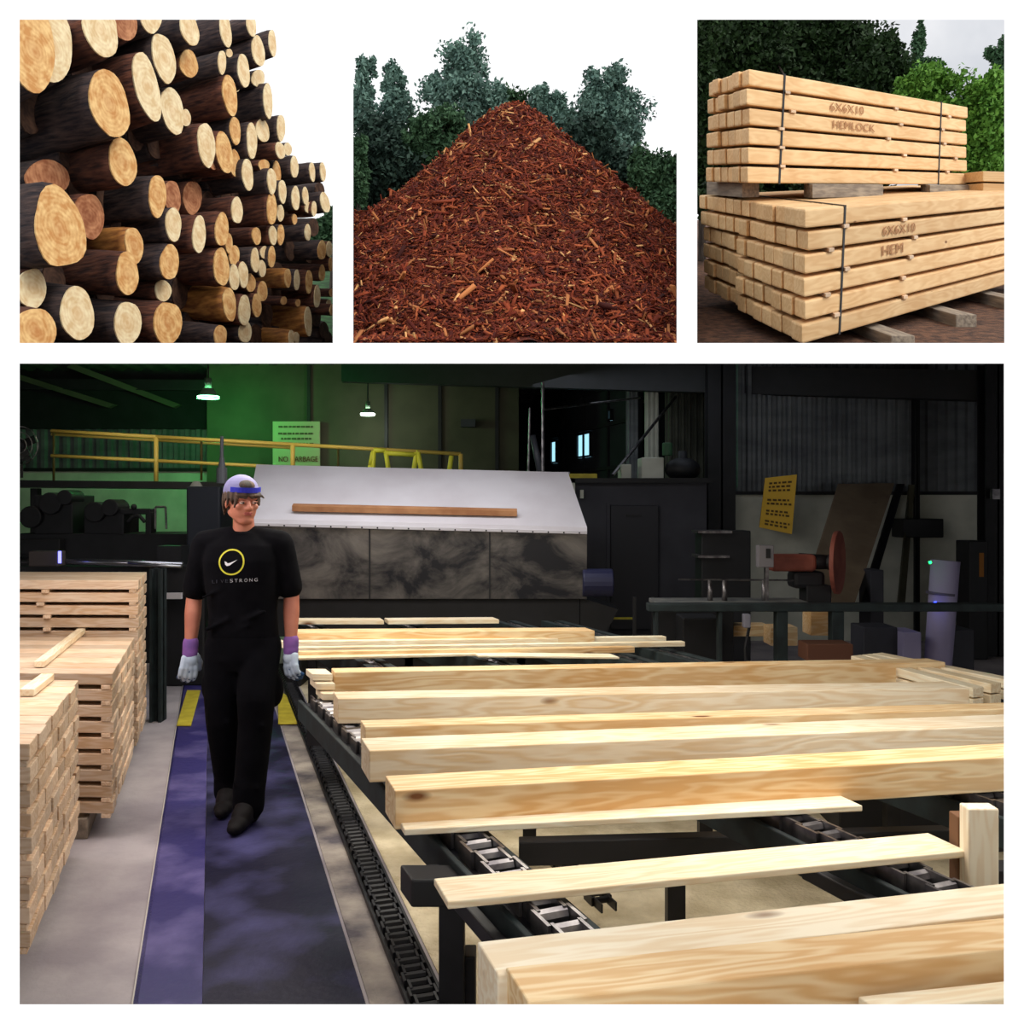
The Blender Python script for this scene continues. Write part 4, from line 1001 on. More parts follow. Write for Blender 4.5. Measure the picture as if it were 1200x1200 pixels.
# stake at the right
p = W(1152, 948, 2.3); oriented('wooden_stake', (p.x-.035, 2.3, .45), (0, 0, p.z-.45), (.075, 0, 0), (0, .05, 0), M['beam'], .004, label='short pale wooden stake standing upright at the right between the planks', cat='stake')
p = W(1132, 948, 2.36); oriented('wooden_stake', (p.x-.02, 2.36, .45), (.0, 0, p.z-.47), (.03, 0, 0), (0, .05, 0), mat('brown_stake', (110, 74, 46), .8), .003, label='thin brown strip standing left of the pale wooden stake', cat='stake')
p = W(1165, 955, 2.5); MB().box(p.x, p.x+.3, 2.5, 2.58, .0, .62).build('table_bracket', M['dark'], tab)

# ------------------------------------------------------------------ planer hood machine
def smoky(name):
    m, nt, b = new_mat(name); N = nt.nodes; K = nt.links; b.inputs['Roughness'].default_value = .45; b.inputs['Metallic'].default_value = .35
    t = N.new('ShaderNodeTexCoord'); n = N.new('ShaderNodeTexNoise'); n.inputs['Scale'].default_value = 2.1; n.inputs['Detail'].default_value = 12; n.inputs['Roughness'].default_value = .62; n.inputs['Distortion'].default_value = .7
    mp = N.new('ShaderNodeMapping'); mp.inputs['Scale'].default_value = (1, 1, 1.4); K.new(t.outputs['Object'], mp.inputs[0]); K.new(mp.outputs[0], n.inputs['Vector'])
    r = N.new('ShaderNodeValToRGB'); r.color_ramp.elements[0].position = .40; r.color_ramp.elements[1].position = .68
    r.color_ramp.elements[0].color = lin((22, 22, 28)); r.color_ramp.elements[1].color = lin((118, 112, 106)); K.new(n.outputs['Fac'], r.inputs[0]); K.new(r.outputs[0], b.inputs['Base Color']); return m
M['hood_front'] = smoky('sooty_sheet_metal'); M['hood_white'] = mat('white_painted_sheet', (196, 190, 194), .55, col2=(208, 204, 208), scale=2)
DH = 8.0
hood = empty('planer_hood', (-.65, DH+.4, 0), 'large machine hood with white sloping lid and sooty grey front panels', 'machine')
fl, fr_ = W(288, 612, DH), W(688, 622, DH); bl, br = W(300, 548, DH+.75), W(664, 574, DH+.75)
zb0 = W(0, 702, DH).z
# sloping lid, front panels, right end
MB().hexa(fl, fr_-fl, bl-fl, (0, .01, .03)).build('lid', M['hood_white'], hood)
m = MB(); Fl, Fr = fl-Vector((0, -.02, .02)), fr_-Vector((0, -.02, .02)); n0 = 3
o_ = MB().poly([Fl, Fr, Vector((Fr.x, Fr.y, zb0)), Vector((Fl.x, Fl.y, zb0))], (0, .03, 0)).build('front_panel', M['hood_front'], hood)
for px in (432, 573):
    x = W(px, 0, DH).x; MB().box(x, x+.012, DH+.008, DH+.03, zb0, fl.z-.05).build('seam', M['dark'], hood)
MB().poly([br+Vector((-.01, 0, 0)), fr_+Vector((-.01, .03, 0)), Vector((fr_.x-.01, fr_.y+.03, zb0)), Vector((fr_.x-.01, DH+.78, zb0))], (-.03, 0, 0)).build('end_panel', M['hood_front'], hood)
MB().hexa(fl+Vector((0, -.01, -.03)), fr_-fl, (0, .03, 0), (0, 0, .03)).build('lid_flange', M['hood_white'], hood, bevel=.004)
m = MB()
for k in range(22):
    p = fl.lerp(fr_, (k+.5)/22); m.cyl(p+Vector((0, -.012, -.02)), p+Vector((0, .0, -.02)), .008, n=6)
m.build('bolt_row', M['dark'], hood)
MB().box(fl.x, fr_.x-.05, DH+.1, DH+.75, .45, zb0).build('lower_frame', M['dark'], hood, bevel=.01)
for px in (330, 480, 640):
    x = W(px, 0, DH).x; MB().box(x, x+.12, DH+.2, DH+.5, 0, .46).build('leg', M['dark'], hood)
MB().poly([Vector((fr_.x-.05, DH+.1, zb0)), Vector((fr_.x+.28, DH+.1, zb0-.10)), Vector((fr_.x+.1, DH+.1, .35)), Vector((fr_.x-.05, DH+.1, .35))], (0, .5, 0)).build('chute', M['dark'], hood)
p = W(700, 684, DH-.05); MB().cyl(p+Vector((-.12, .1, 0)), p+Vector((.14, .1, 0)), .12, n=20).build('motor', M['blue_motor'] if 'blue_motor' in M else mat('dark_blue_motor', (30, 32, 66), .5), hood, bevel=.01)
a, b = W(343, 602, DH+.1), W(606, 608, DH+.12)
z_off = Vector((0, -.03, .02)); oriented('wooden_rail', a+z_off, b-a, (0, .05, .02), (0, 0, .05), mat('brown_wood_strip', (150, 100, 62), .8, col2=(176, 126, 84), scale=6), .003, label='brown wooden strip resting along the lower edge of the white hood lid', cat='board')

# ------------------------------------------------------------------ walkway platform with yellow railing
DP = 10.6
plat = empty('platform', (-4, DP, 0), 'dark raised platform deck with rusty edge running behind the machines', 'platform')
zp0, zp1 = W(0, 570, DP).z, W(0, 562, DP).z
MB().hexa((-6.2, DP, zp0), (3.2, 0, -.03), (0, .9, 0), (0, 0, zp1-zp0)).build('deck', M['dark'], plat)
for px in (30, 225):
    x = W(px, 0, DP).x; MB().box(x, x+.08, DP+.1, DP+.2, 0, zp0-.02).build('support_post', M['dark'], plat)
rail_ = empty('railing', (-3, DP, zp1), 'yellow pipe railing with two rails above the machines', 'railing')
def pipe(nm, pts, r, m=M['rail_yellow'], par=rail_): return MB().tube(pts, r, 8).build(nm, m, par, smooth=True)
T_ = [(60, 505), (183, 512), (343, 521), (540, 532)]; T2 = [(60, 534), (183, 540), (343, 548), (540, 560)]
pipe('top_rail', [W(x, y, DP) for x, y in T_], .022); pipe('top_rail', [W(x, y+4, DP+.8) for x, y in T_[:3]], .016)
pipe('mid_rail', [W(x, y, DP) for x, y in T2], .020)
for x, y0, y1 in ((183, 512, 564), (343, 521, 556), (540, 532, 562)): pipe('rail_post', [W(x, y0, DP), W(x, y1, DP)], .026)
M['dim_yellow'] = mat('dull_rail_paint', (92, 80, 34), .6)
for x, y0, y1 in ((63, 505, 563), (236, 516, 563), (396, 526, 560)): pipe('rail_post', [W(x, y0, DP+.5), W(x, y1, DP+.5)], .015, M['dim_yellow'])
gate = empty('safety_gate', W(460, 560, DP-.1), 'bright yellow A-shaped guard frames on the platform end', 'guard')
M['bright_yellow'] = mat('bright_yellow_paint', (232, 232, 70), .5)
for P in ([(437, 557), (438, 528), (452, 528), (456, 557)], [(484, 557), (488, 530), (490, 530), (495, 559)], [(450, 531), (488, 533)], [(526, 556), (529, 534)], [(437, 530), (434, 545), (433, 556)]):
    MB().tube([W(x, y, DP-.12) for x, y in P], .028, 6).build('frame_tube', M['bright_yellow'], gate, smooth=True)

# ------------------------------------------------------------------ hanging lamps
def lamp(px, py, D, r, col, power, label, ecol):
    p = W(px, py, D); root = empty('hanging_lamp', p, label, 'lamp', 'high bay lamps')
    def ch(mb, nm, m, sm=True):
        o = mesh_obj(nm, [v-p for v in mb.v], mb.f, m, parent=root, smooth=sm); return o
    ch(MB().cyl(p, p+Vector((0, 0, r*.9)), r, r*.45, 24, cap=False), 'shade', mat('lamp_shade', (150, 170, 150), .4, .6))
    ch(MB().cyl(p+Vector((0, 0, .005)), p+Vector((0, 0, .03)), r*.93, r*.93, 24), 'lens', emis('lamp_glow', ecol, 14))
    ch(MB().cyl(p+Vector((0, 0, r*.9)), p+Vector((0, 0, r*1.8)), r*.3, r*.3, 14), 'ballast', mat('lamp_body', (110, 130, 112), .5, .5))
    ch(MB().cyl(p+Vector((0, 0, r*1.8)), Vector((p.x, p.y, 3.6 if D > 13 else zr(D))), .012, .012, 6), 'hanger', M['dark'])
    d = bpy.data.lights.new('lamp_light', 'POINT'); d.energy = power; d.color = col; d.shadow_soft_size = r*.8
    o = bpy.data.objects.new('lamp_light', d); C.objects.link(o); o.location = p-Vector((0, 0, .12))
lamp(244, 467, 12.8, .155, (.08, 1, .22), 55, 'hanging high bay lamp glowing green above the railing', (150, 255, 190))
lamp(431, 487, 13.2, .11, (.9, 1, .85), 12, 'small hanging lamp with white light, right of the green one', (240, 255, 240))
# notice on the partition wall, with smudged lettering
sg = empty('wall_notice', W(348, 548, 13.9), 'pale painted notice on the back wall behind the railing', 'sign')
p, q = W(320, 494, 13.92), W(375, 547, 13.92)
MB().box(p.x, q.x, 13.9, 13.94, q.z, p.z).build('board', mat('notice_board', (178, 178, 140), .8), sg)
m = MB(); r0 = random.Random(1)
for k, y in enumerate((499, 507, 513, 519)):
    x = 326+r0.uniform(0, 4)
    while x < 366:
        w = r0.uniform(2, 5); a, b = W(x, y, 13.9), W(x+w, y+2.2, 13.9); m.box(a.x, b.x, 13.885, 13.9, b.z, a.z); x += w+1.6
m.build('lettering', mat('faded_letters', (96, 96, 70), .9), sg)
write('NO GARBAGE', W(326, 541, 13.89), (1, 0, 0), (0, 0, 1), .115, mat('brown_letters', (110, 54, 34), .9), sg, 'lettering', spread=.78)

# ------------------------------------------------------------------ machines at the far left, below the platform
mk = empty('edger_machine', W(110, 640, 9.4), 'dark cluttered machine with round housings below the platform at the left', 'machine')
D = 9.4
def dk(nm, mb, m=None): return mb.build(nm, m or M['dark'], mk, bevel=.01)
def bx2(a, b, D0, D1, y0, y1, fl=False): p, q = W(a, y0, D0), W(b, y1, D0); return MB().box(p.x, q.x, D0, D1, 0 if fl else q.z, p.z)
dk('bed', bx2(23, 258, D, D+.6, 625, 665, True)); dk('cabinet', bx2(40, 85, D, D+.5, 580, 626)); dk('cabinet', bx2(98, 140, D, D+.5, 598, 626))
for px, py, r in ((58, 590, 13), (75, 583, 9), (110, 600, 12), (128, 595, 10), (35, 606, 13)):
    p = W(px, py, D-.05); dk('housing', MB().cyl(p, p+Vector((0, .3, 0)), r/F*D, n=20))
dk('arm', bx2(138, 176, D, D+.15, 596, 603)); dk('arm', bx2(138, 145, D, D+.15, 600, 628)); dk('arm', bx2(170, 177, D, D+.15, 600, 628))
p = W(157, 594, D); dk('knob', MB().sph(p, .03)); dk('hose', MB().tube([W(150, 612, D), W(156, 605, D), W(163, 604, D), W(170, 612, D)], .02))
dk('bracket', MB().tube([W(182, 620, D), W(182, 594, D), W(194, 594, D), W(195, 620, D)], .012), M['steel'])
dk('side_box', bx2(23, 70, D-.1, D+.2, 632, 650))
cb = bx2(218, 258, 8.9, 9.3, 570, 640, True).build('control_cabinet', mat('dark_grey_cabinet', (40, 44, 54), .6), bevel=.02, label='dark grey control cabinet behind the worker at the left', cat='cabinet')
MB().cyl(W(230, 570, 9.1), W(230, 564, 9.1), .06, .03).build('cap', mat('pale_cap', (160, 158, 150), .6), cb)
p = W(260, 548, 9.0); bt = MB().cyl(p+Vector((0, 0, -.15)), p+Vector((0, 0, .0)), .05, .05, 12).cyl(p, p+Vector((0, 0, .1)), .035, .02, 12).cyl(p+Vector((0, 0, .1)), p+Vector((0, 0, .3)), .018, .018, 8).build('beacon', mat('grey_beacon', (120, 122, 128), .5), label='grey beacon post rising right behind the cap of the worker', cat='beacon')
# feed roller line in front of it
ro = empty('roller_conveyor', W(120, 662, 7.6), 'long shiny steel roller bar behind the farthest board stack', 'conveyor')
MB().cyl(W(20, 656, 7.6), W(214, 662, 7.6), .026, n=16).build('roller_bar', mat('bright_steel', (150, 150, 158), .25, .9), ro, smooth=True)
MB().cyl(W(150, 660, 7.5), W(212, 664, 7.5), .012, n=12).build('roller_bar', mat('bright_steel_b', (170, 170, 176), .3, .9), ro, smooth=True)
bx2(33, 67, 7.45, 7.6, 646, 664).build('bearing_block', mat('brown_grey_block', (70, 62, 60), .7), ro, bevel=.01)
bx2(23, 222, 7.7, 8.0, 664, 700).build('apron', M['dark'], ro)
bx2(68, 70.5, 7.4, 7.42, 646, 660).build('blue_lamp', emis('blue_pilot', (120, 120, 255), 3), ro)
bx2(188, 212, 7.6, 7.64, 695, 702).build('white_strip', M['hood_white'], ro)
bx2(184, 212, 7.9, 8.1, 640, 668).build('side_plate', M['dark'], ro)
bx2(190, 240, 8.2, 8.4, 664, 745, True).build('lower_cabinet', M['dark'], bevel=.02, label='black cabinet standing on the floor behind the worker at the left', cat='cabinet')
fan = empty('wall_fan', W(28, 522, 9.8), 'round caged fan at the left edge above the railing', 'fan')
p = W(22, 522, 9.8); m = MB()
for r in (.2, .14, .08):
    pts = [p+Vector((r*math.cos(t), 0, r*math.sin(t))) for t in [2*math.pi*i/24 for i in range(25)]]; m.tube(pts, .006, 5)
m.build('cage', M['steel'], fan); MB().cyl(p+Vector((0, .02, 0)), p+Vector((0, .1, 0)), .05, n=14).build('motor', M['dark'], fan)
for k in range(4):
    t = k*math.pi/2+.4; u = Vector((math.cos(t), 0, math.sin(t))); s = Vector((-u.z, .3, u.x)); MB().hexa(p+Vector((0, .03, 0))-s*.04, u*.17, s*.09, (0, .006, 0)).build('blade', M['dark'], fan)
MB().cyl(p+Vector((0, .06, -.1)), Vector((p.x, p.y+.06, zp1)), .015, n=8).build('stand', M['dark'], fan)

# ------------------------------------------------------------------ booth and right-hand machinery
M['booth'] = mat('booth_grey_paint', (48, 48, 56), .7, col2=(58, 58, 66), scale=3)
bt = empty('control_booth', W(750, 735, 10.0), 'dark grey booth with a door, right of the machine hood', 'booth')
p, q = W(672, 566, 10.0), W(828, 735, 10.0)
MB().box(p.x, q.x, 10.0, 11.4, 0, p.z).build('body', M['booth'], bt)
d_ = bx2(716, 772, 9.94, 10.0, 592, 738); dr = d_.build('door', mat('booth_door', (34, 34, 42), .6), bt, bevel=.01)
bx2(711, 715, 9.95, 10.0, 590, 735).build('door_frame', M['booth'], bt); 
bx2(733, 752, 9.93, 9.94, 603, 606).build('door_sign', M['dark'], dr)
bx2(680, 684, 9.95, 10.0, 574, 584).build('pale_post', M['pale_wall'], bt)
MB().box(p.x-.1, q.x+.05, 9.9, 11.4, p.z, p.z+.05).build('roof', M['dark'], bt)
bx2(668, 674, 9.9, 10.0, 561, 583).build('corner_trim', M['pale_wall'], bt)
# clutter on the booth roof
for k, (a, b, y0, y1, mm, lab) in enumerate([(640, 668, 553, 562, 'hood_white', 'bundle of pale scrap left of the booth roof'), (728, 740, 544, 562, 'pale_wall', 'white carton standing on the booth roof'), (752, 778, 536, 562, 'pale_wall', 'large pale sheet carton on the right of the booth roof'), (655, 700, 555, 563, 'yellow', 'dusty yellowish planks lying on the left of the booth roof')]):
    bx2(a, b, 10.25, 10.6, y0, y1).build('carton' if k in (1, 2) else 'scrap_bundle', M[mm], bevel=.01, label=lab, cat='box' if k in (1, 2) else 'scrap')
p = W(800, 550, 10.3); MB().sph(p, (.2, .2, .13)).cyl(p+Vector((0, 0, -.1)), p+Vector((0, 0, .2)), .05).build('blower', M['dark'], bevel=0, smooth=True, label='dark rounded blower housing on the right end of the booth roof', cat='blower')
p = W(782, 534, 10.2); MB().cyl(p, p+Vector((0, 0, .14)), .055, .055, 14).build('green_can', mat('dull_green', (50, 88, 58), .6), bevel=.01, label='dull green canister on the blower at the right of the booth roof', cat='canister')
MB().cyl(W(718, 557, 10.2), W(792, 465, 12.0), .018, n=8).build('brace_pipe', M['steel'], label='thin diagonal pipe rising from the booth roof to the right', cat='pipe')
MB().cyl(W(636, 558, 9.2), W(636, 448, 9.2), .016, n=8).build('hanging_pipe', M['steel'], label='thin vertical pipe behind the right end of the hood, right one', cat='pipe')
MB().cyl(W(619, 556, 9.3), W(621, 478, 9.3), .012, n=8).build('hanging_pipe', M['steel'], label='thin vertical pipe behind the right end of the hood, left one', cat='pipe')
MB().cyl(W(635, 560, 9.4), W(624, 510, 9.4), .04, .03, n=10).build('duct', mat('grey_duct', (70, 72, 80), .5), smooth=True, label='slanting grey duct between the two vertical pipes', cat='duct')
MB().cyl(W(636, 480, 9.2), W(750, 466, 12), .012, n=8).build('cross_pipe', M['steel'], label='thin pipe running right from the vertical pipe under the roof', cat='pipe')

# steel work bench with rail
bench = empty('steel_bench', W(950, 775, 5.6), 'long dark steel rail bench in front of the disc sander', 'bench')
DN = 6.2
bx2(760, 1177, DN, DN+.12, 708, 717).build('rail', M['teal'], bench, bevel=.006)
for a, b in ((911, 924), (976, 990), (843, 847), (768, 772)):
    MB().box(W(a, 0, DN).x, W(b, 0, DN).x, DN+.01, DN+.1, 0, W(0, 717, DN).z).build('leg', M['teal'], bench, bevel=.004)
bx2(770, 952, DN+.12, DN+.5, 707, 712).build('table_top', mat('dusty_steel_top', (84, 88, 92), .5, .5, col2=(150, 150, 146), scale=7), bench, bevel=.004)
for a in (742, 764):
    MB().box(W(a, 0, 7.4).x, W(a+3.5, 0, 7.4).x, 7.4, 7.44, 0, W(0, 700, 7.4).z).build('steel_stake', M['dark'], label='thin dark upright %s of the floor in front of the booth door' % ('left' if a == 742 else 'right'), cat='post')
for a, b in ((829, 835), (846, 852), (893, 898)):
    p = W((a+b)/2, 706, 6.5); MB().cyl(p, W((a+b)/2, 680, 6.5), .02, .016, 10).build('stanchion', M['steel'], bench, smooth=True)
MB().cyl(W(795, 679, 6.5), W(930, 680, 6.5), .007, n=6).build('guide_rod', M['steel'], bench)
# disc sander
sd = empty('disc_sander', W(960, 706, 6.6), 'rusty red disc grinder with a round plate and red arm on the steel bench', 'grinder')
M['rust'] = mat('rust_red_paint', (118, 58, 46), .7, col2=(150, 84, 68), scale=6)
DS = 6.6; c = W(979, 659, DS); ax = Vector((.86, -.5, 0)).normalized(); r = 37/F*DS
MB().cyl(c, c+ax*.03, r, r, 40).build('disc', M['rust'], sd, bevel=.004)
MB().cyl(c-ax*.05, c, r*.25, r*.25, 20).build('hub', M['dark'], sd)
MB().cyl(c-ax*.25, c-ax*.05, .06, .05, 16).build('shaft', M['dark'], sd, smooth=True)
bx2(904, 958, DS, DS+.16, 650, 670).build('arm', M['rust'], sd, bevel=.03, seg=3)
bx2(930, 968, DS+.02, DS+.2, 670, 690).build('motor_housing', M['dark'], sd, bevel=.03); bx2(945, 975, DS+.02, DS+.2, 686, 707).build('pedestal', M['dark'], sd, bevel=.01)
sb = bx2(889, 907, 6.45, 6.53, 639, 665).build('switch_box', mat('grey_switch_box', (120, 116, 120), .5), bevel=.006, label='grey switch box on a post left of the red grinder arm', cat='switch box')
bx2(898, 903, 6.44, 6.45, 643, 654).build('switch', M['dark'], sb)
MB().box(W(896, 0, 6.5).x, W(900, 0, 6.5).x, 6.48, 6.52, W(0, 706, 6.5).z, W(0, 665, 6.5).z).build('box_post', M['steel'], sb)
# plywood sheet leaning, sign, plank scraps
pts = [W(951, 668, 8.8), W(981, 568, 10.6), W(1048, 567, 10.7), W(1003, 720, 8.6)]
ply = MB().poly([W(940, 705, 8.7), W(983, 568, 10.7), W(1048, 567, 10.8), W(1000, 712, 8.6)], (0, .03, .01)).build('plywood_sheet', mat('brown_plywood', (110, 92, 72), .85, col2=(126, 108, 86), scale=3), label='brown plywood sheet with three square holes leaning on the ribbed wall', cat='sheet')
for (x, y) in ((1024, 591), (1003, 641)):
    D = 10.8-(y-567)/145*2.1; p = W(x, y, D-.06); MB().box(p.x-.025, p.x+.03, p.y-.005, p.y+.03, p.z-.02, p.z+.02).build('cutout', M['dark'], ply)
MB().poly([W(1052, 567, 10.8), W(1060, 567, 10.8), W(1016, 716, 8.9), W(1006, 716, 8.8)], (0, .04, 0)).build('leaning_board', M['dark'], label='dark narrow board leaning right beside the plywood sheet', cat='board')
MB().poly([W(1066, 568, 10.85), W(1072, 568, 10.85), W(1060, 716, 10.3), W(1052, 716, 10.2)], (0, .04, 0)).build('leaning_board', M['brown_wall'], label='olive board leaning on the wall left of the slim column', cat='board')
ys = empty('yellow_sign', W(910, 620, 10.5), 'hanging yellow notice board with faded lines of text on the ribbed wall', 'sign')
P = [W(897, 560, 10.6), W(934, 556, 10.4), W(928, 626, 10.4), W(890, 618, 10.6)]
MB().poly(P, (0, .02, 0)).build('sign_board', mat('yellow_sign_paint', (214, 168, 34), .6), ys)
m = MB()
for k, v in enumerate((.1, .17, .24, .42, .49, .63, .69, .83, .89)):
    a, b = P[0].lerp(P[3], v), P[1].lerp(P[2], v); u = .14; 
    while u < .86:
        w = r0.uniform(.05, .13); a1 = a.lerp(b, u); b1 = a.lerp(b, min(.9, u+w)); m.hexa(a1+Vector((0, -.006, 0)), b1-a1, (0, .006, 0), (0, 0, -.022)); u += w+.05
m.build('lettering', mat('dark_sign_letters', (92, 70, 20), .8), ys)
# tank and bins
tk = empty('filter_tank', W(1095, 770, 7.6), 'tall pale lilac cylindrical filter unit with a small blue light', 'tank')
M['lilac'] = mat('pale_lilac_plastic', (168, 160, 196), .6)
MB().cyl(G(1096, 821.6, .001)*1.0, W(1108, 657, 7.6), 15/F*7.6, 16/F*7.6, 24).build('body', M['lilac'], tk, smooth=True)
MB().cyl(W(1103, 697, 7.6), W(1103.3, 694, 7.6), 17/F*7.6, 17/F*7.6, 24).build('band', mat('grey_band', (90, 86, 104), .6), tk)
p = W(1096, 707, 7.45); MB().sph(p, .014).build('blue_light', emis('blue_led', (40, 60, 255), 12), tk)
p = W(1090, 659, 7.45); MB().sph(p, .012).build('green_light', emis('green_led', (20, 255, 90), 8), tk)
for k, (a, b, y0, y1, D, mm, lab) in enumerate([(1058, 1080, 741, 785, 7.5, 'lilac', 'small pale box on the floor left of the filter tank'), (1110, 1142, 738, 790, 7.9, 'booth', 'dark grey bin right of the filter tank'), (1020, 1036, 668, 705, 9.0, 'booth', 'grey electrical box low on the wall right of the plywood'),
        (1058, 1106, 608, 630, 10.6, 'dark', 'dark wall cabinet above the filter tank'), (1012, 1052, 735, 748, 7.6, 'booth', 'shallow grey pan on the floor behind the crosswise boards'), (1136, 1158, 634, 700, 9.6, 'dark', 'dark red-marked cabinet near the right edge'),
        (822, 880, 622, 704, 8.4, 'dark', 'black shelving cabinet right of the booth'), (770, 860, 715, 742, 7.2, 'dark', 'black motor block under the steel bench'), (800, 845, 724, 750, 6.9, 'dark', 'low black box on the floor under the steel bench')]):
    q0 = W(0, y1, D).z
    o = bx2(a, b, D, D+.3 if k != 3 else 10.92, y0, y1, k != 3)
    o.build('metal_cabinet' if k not in (0, 4) else ['carton', 0, 0, 0, 'drip_pan'][k], M[mm], bevel=.01, label=lab, cat='cabinet' if k not in (0, 4) else ['box', 0, 0, 0, 'pan'][k])
for k, (a, b, y) in enumerate(((818, 858, 622), (818, 855, 651))):
    bx2(a, b, 8.3, 8.6, y, y+3).build('shelf_board', M['steel'], label='thin metal shelf edge on the black cabinet, %s' % ['upper', 'lower'][k], cat='shelf')
bx2(1148, 1153, 9.59, 9.6, 648, 676).build('yellow_label', mat('yellow_red_label', (150, 96, 30), .7), bpy.data.objects['metal_cabinet.004'])
# wood blocks on the floor by the bench
for k, (a, b, y0, y1, D, lab) in enumerate([(849, 902, 733, 746, 7.3, 'long orange-brown timber offcut on the floor under the steel bench'), (903, 935, 735, 757, 6.9, 'pale block lying between the bench legs'), (950, 975, 700, 745, 6.9, 'upright pale wooden block behind the right bench leg'), (946, 1000, 755, 775, 6.0, 'rusty brown crate behind the golden beam')]):
    bx2(a, b, D, D+.2, y0, y1).build('wood_block', M['beam2'] if k < 3 else mat('brown_crate', (96, 58, 40), .8), bevel=.006, label=lab, cat='block')
hs = MB().tube([W(878, 735, 6.15), W(876, 745, 6.1), W(873, 760, 6.1), W(874, 775, 6.1), W(877, 785, 6.1)], .010, 8).build('cable', M['dark'], label='black cable hanging down from the bench in front of the timber offcut', cat='cable')
bx2(872, 880, 6.12, 6.18, 720, 736).build('plug_box', mat('pale_plug', (120, 118, 130), .6), bevel=.006, label='small pale plug box hanging under the bench', cat='plug')
bx2(1163, 1172, 9.7, 9.75, 573, 585).build('wall_switch', M['steel'], label='small square switch plate on the right-edge column', cat='switch')
bx2(700, 745, 9.5, 9.52, 723.5, 726).build('floor_tape', M['yellow'], label='thin yellow line at the foot of the booth', cat='line')
bx2(540, 557, 13.8, 13.95, 491, 500).build('wall_box', M['booth'], label='small grey box high on the brown wall', cat='box')

# ------------------------------------------------------------------ the worker
def fuse(name, mb, m, voxel=.012, smooth=2, parent=None, sub=0):
    """one continuous skin over overlapping solids"""
    o = mesh_obj('tmp', mb.v, mb.f)
    bm = bmesh.new(); bm.from_mesh(o.data); bmesh.ops.recalc_face_normals(bm, faces=bm.faces); bm.to_mesh(o.data); bm.free()
    r = o.modifiers.new('r', 'REMESH'); r.mode = 'VOXEL'; r.voxel_size = voxel; r.use_smooth_shade = True
    if smooth: q = o.modifiers.new('s', 'SMOOTH'); q.iterations = smooth; q.factor = .5
    dg = bpy.context.evaluated_depsgraph_get(); dg.update(); me = bpy.data.meshes.new_from_object(o.evaluated_get(dg)); me.name = name
    bpy.data.objects.remove(o); me.materials.clear(); me.materials.append(m)
    me.polygons.foreach_set('use_smooth', [True]*len(me.polygons))
    c = bpy.data.objects.new(name, me); C.objects.link(c)
    if parent is not None: c.parent = parent
    return c
class Org(MB):
    def seg(s, p, q, r1, r2, sq=1.0, n=20, k=9):
        """tapered limb with round ends; sq squashes it front to back"""
        p, q = Vector(p), Vector(q); d = q-p; L_ = d.length; z = d.normalized()
        x = Vector((1, 0, 0)); x = (x-z*x.dot(z)); x = x.normalized() if x.length > .2 else z.orthogonal().normalized(); y = z.cross(x)
        rows = [(-r1*math.cos(a), r1*math.sin(a)) for a in [math.pi/2*i/4 for i in range(5)]]
        rows += [(L_*i/k, r1+(r2-r1)*i/k) for i in range(1, k)]
        rows += [(L_+r2*math.sin(a), r2*math.cos(a)) for a in [math.pi/2*i/4 for i in range(5)]]
        b = len(s.v)
        for t, r in rows:
            r = max(r, .0008)
            for i in range(n): a = 2*math.pi*i/n; s.v.append(p+z*t+x*r*math.cos(a)+y*r*sq*math.sin(a))
        for j in range(len(rows)-1):
            for i in range(n): k2 = (i+1) % n; s.f.append((b+j*n+i, b+j*n+k2, b+(j+1)*n+k2, b+(j+1)*n+i))
        s.f.append(tuple(b+i for i in reversed(range(n)))); s.f.append(tuple(b+(len(rows)-1)*n+i for i in range(n))); return s
    def chain(s, pts, rs, sq=1.0):
        for i in range(len(pts)-1): s.seg(pts[i], pts[i+1], rs[i], rs[i+1], sq)
        return s
    def loft(s, rings, n=32):
        """rings: (cx, cy, z, rx, ry, power)"""
        b = len(s.v)
        for cx, cy, z, rx, ry, pw in rings:
            for i in range(n):
                a = 2*math.pi*i/n; c, d = math.cos(a), math.sin(a)
                s.v.append(Vector((cx+rx*math.copysign(abs(c)**pw, c), cy+ry*math.copysign(abs(d)**pw, d), z)))
        for j in range(len(rings)-1):
            for i in range(n): k = (i+1) % n; s.f.append((b+j*n+i, b+j*n+k, b+(j+1)*n+k, b+(j+1)*n+i))
        s.f.append(tuple(b+i for i in reversed(range(n)))); s.f.append(tuple(b+(len(rings)-1)*n+i for i in range(n))); return s
    def ell(s, c, r, rot=None):
        b = len(s.v); s.sph((0, 0, 0), r, 24, 14); R = Euler(rot or (0, 0, 0)).to_matrix()
        for i in range(b, len(s.v)): s.v[i] = R @ s.v[i]+Vector(c)
        return s
M['skin'] = mat('skin', (172, 104, 84), .55, col2=(188, 120, 96), scale=9)
M['tee'] = mat('black_cotton', (4, 4, 8), .95, col2=(9, 9, 14), scale=14, bump=.15, spec=.1)
M['trousers'] = mat('black_work_trousers', (4, 4, 8), .95, col2=(9, 9, 14), scale=10, bump=.2, spec=.1)
M['hair'] = mat('brown_hair', (40, 30, 26), .7, col2=(92, 70, 54), scale=30, stretch=(1, 1, .25), bump=.5)
M['cap'] = mat('pale_lilac_cap', (118, 116, 158), .85, col2=(134, 130, 172), scale=8)
M['glove'] = mat('grey_blue_glove', (168, 184, 204), .8, col2=(196, 208, 222), scale=14)
M['cuff'] = mat('purple_glove_cuff', (92, 64, 128), .8, col2=(136, 86, 160), scale=10)
M['palm'] = mat('blue_glove_palm', (16, 60, 104), .6)
PX = (285-600)/F*4.82
man = empty('person', (PX, 4.82, .009), 'person in black t-shirt, backwards pale cap and work gloves walking on the blue mat', 'person')
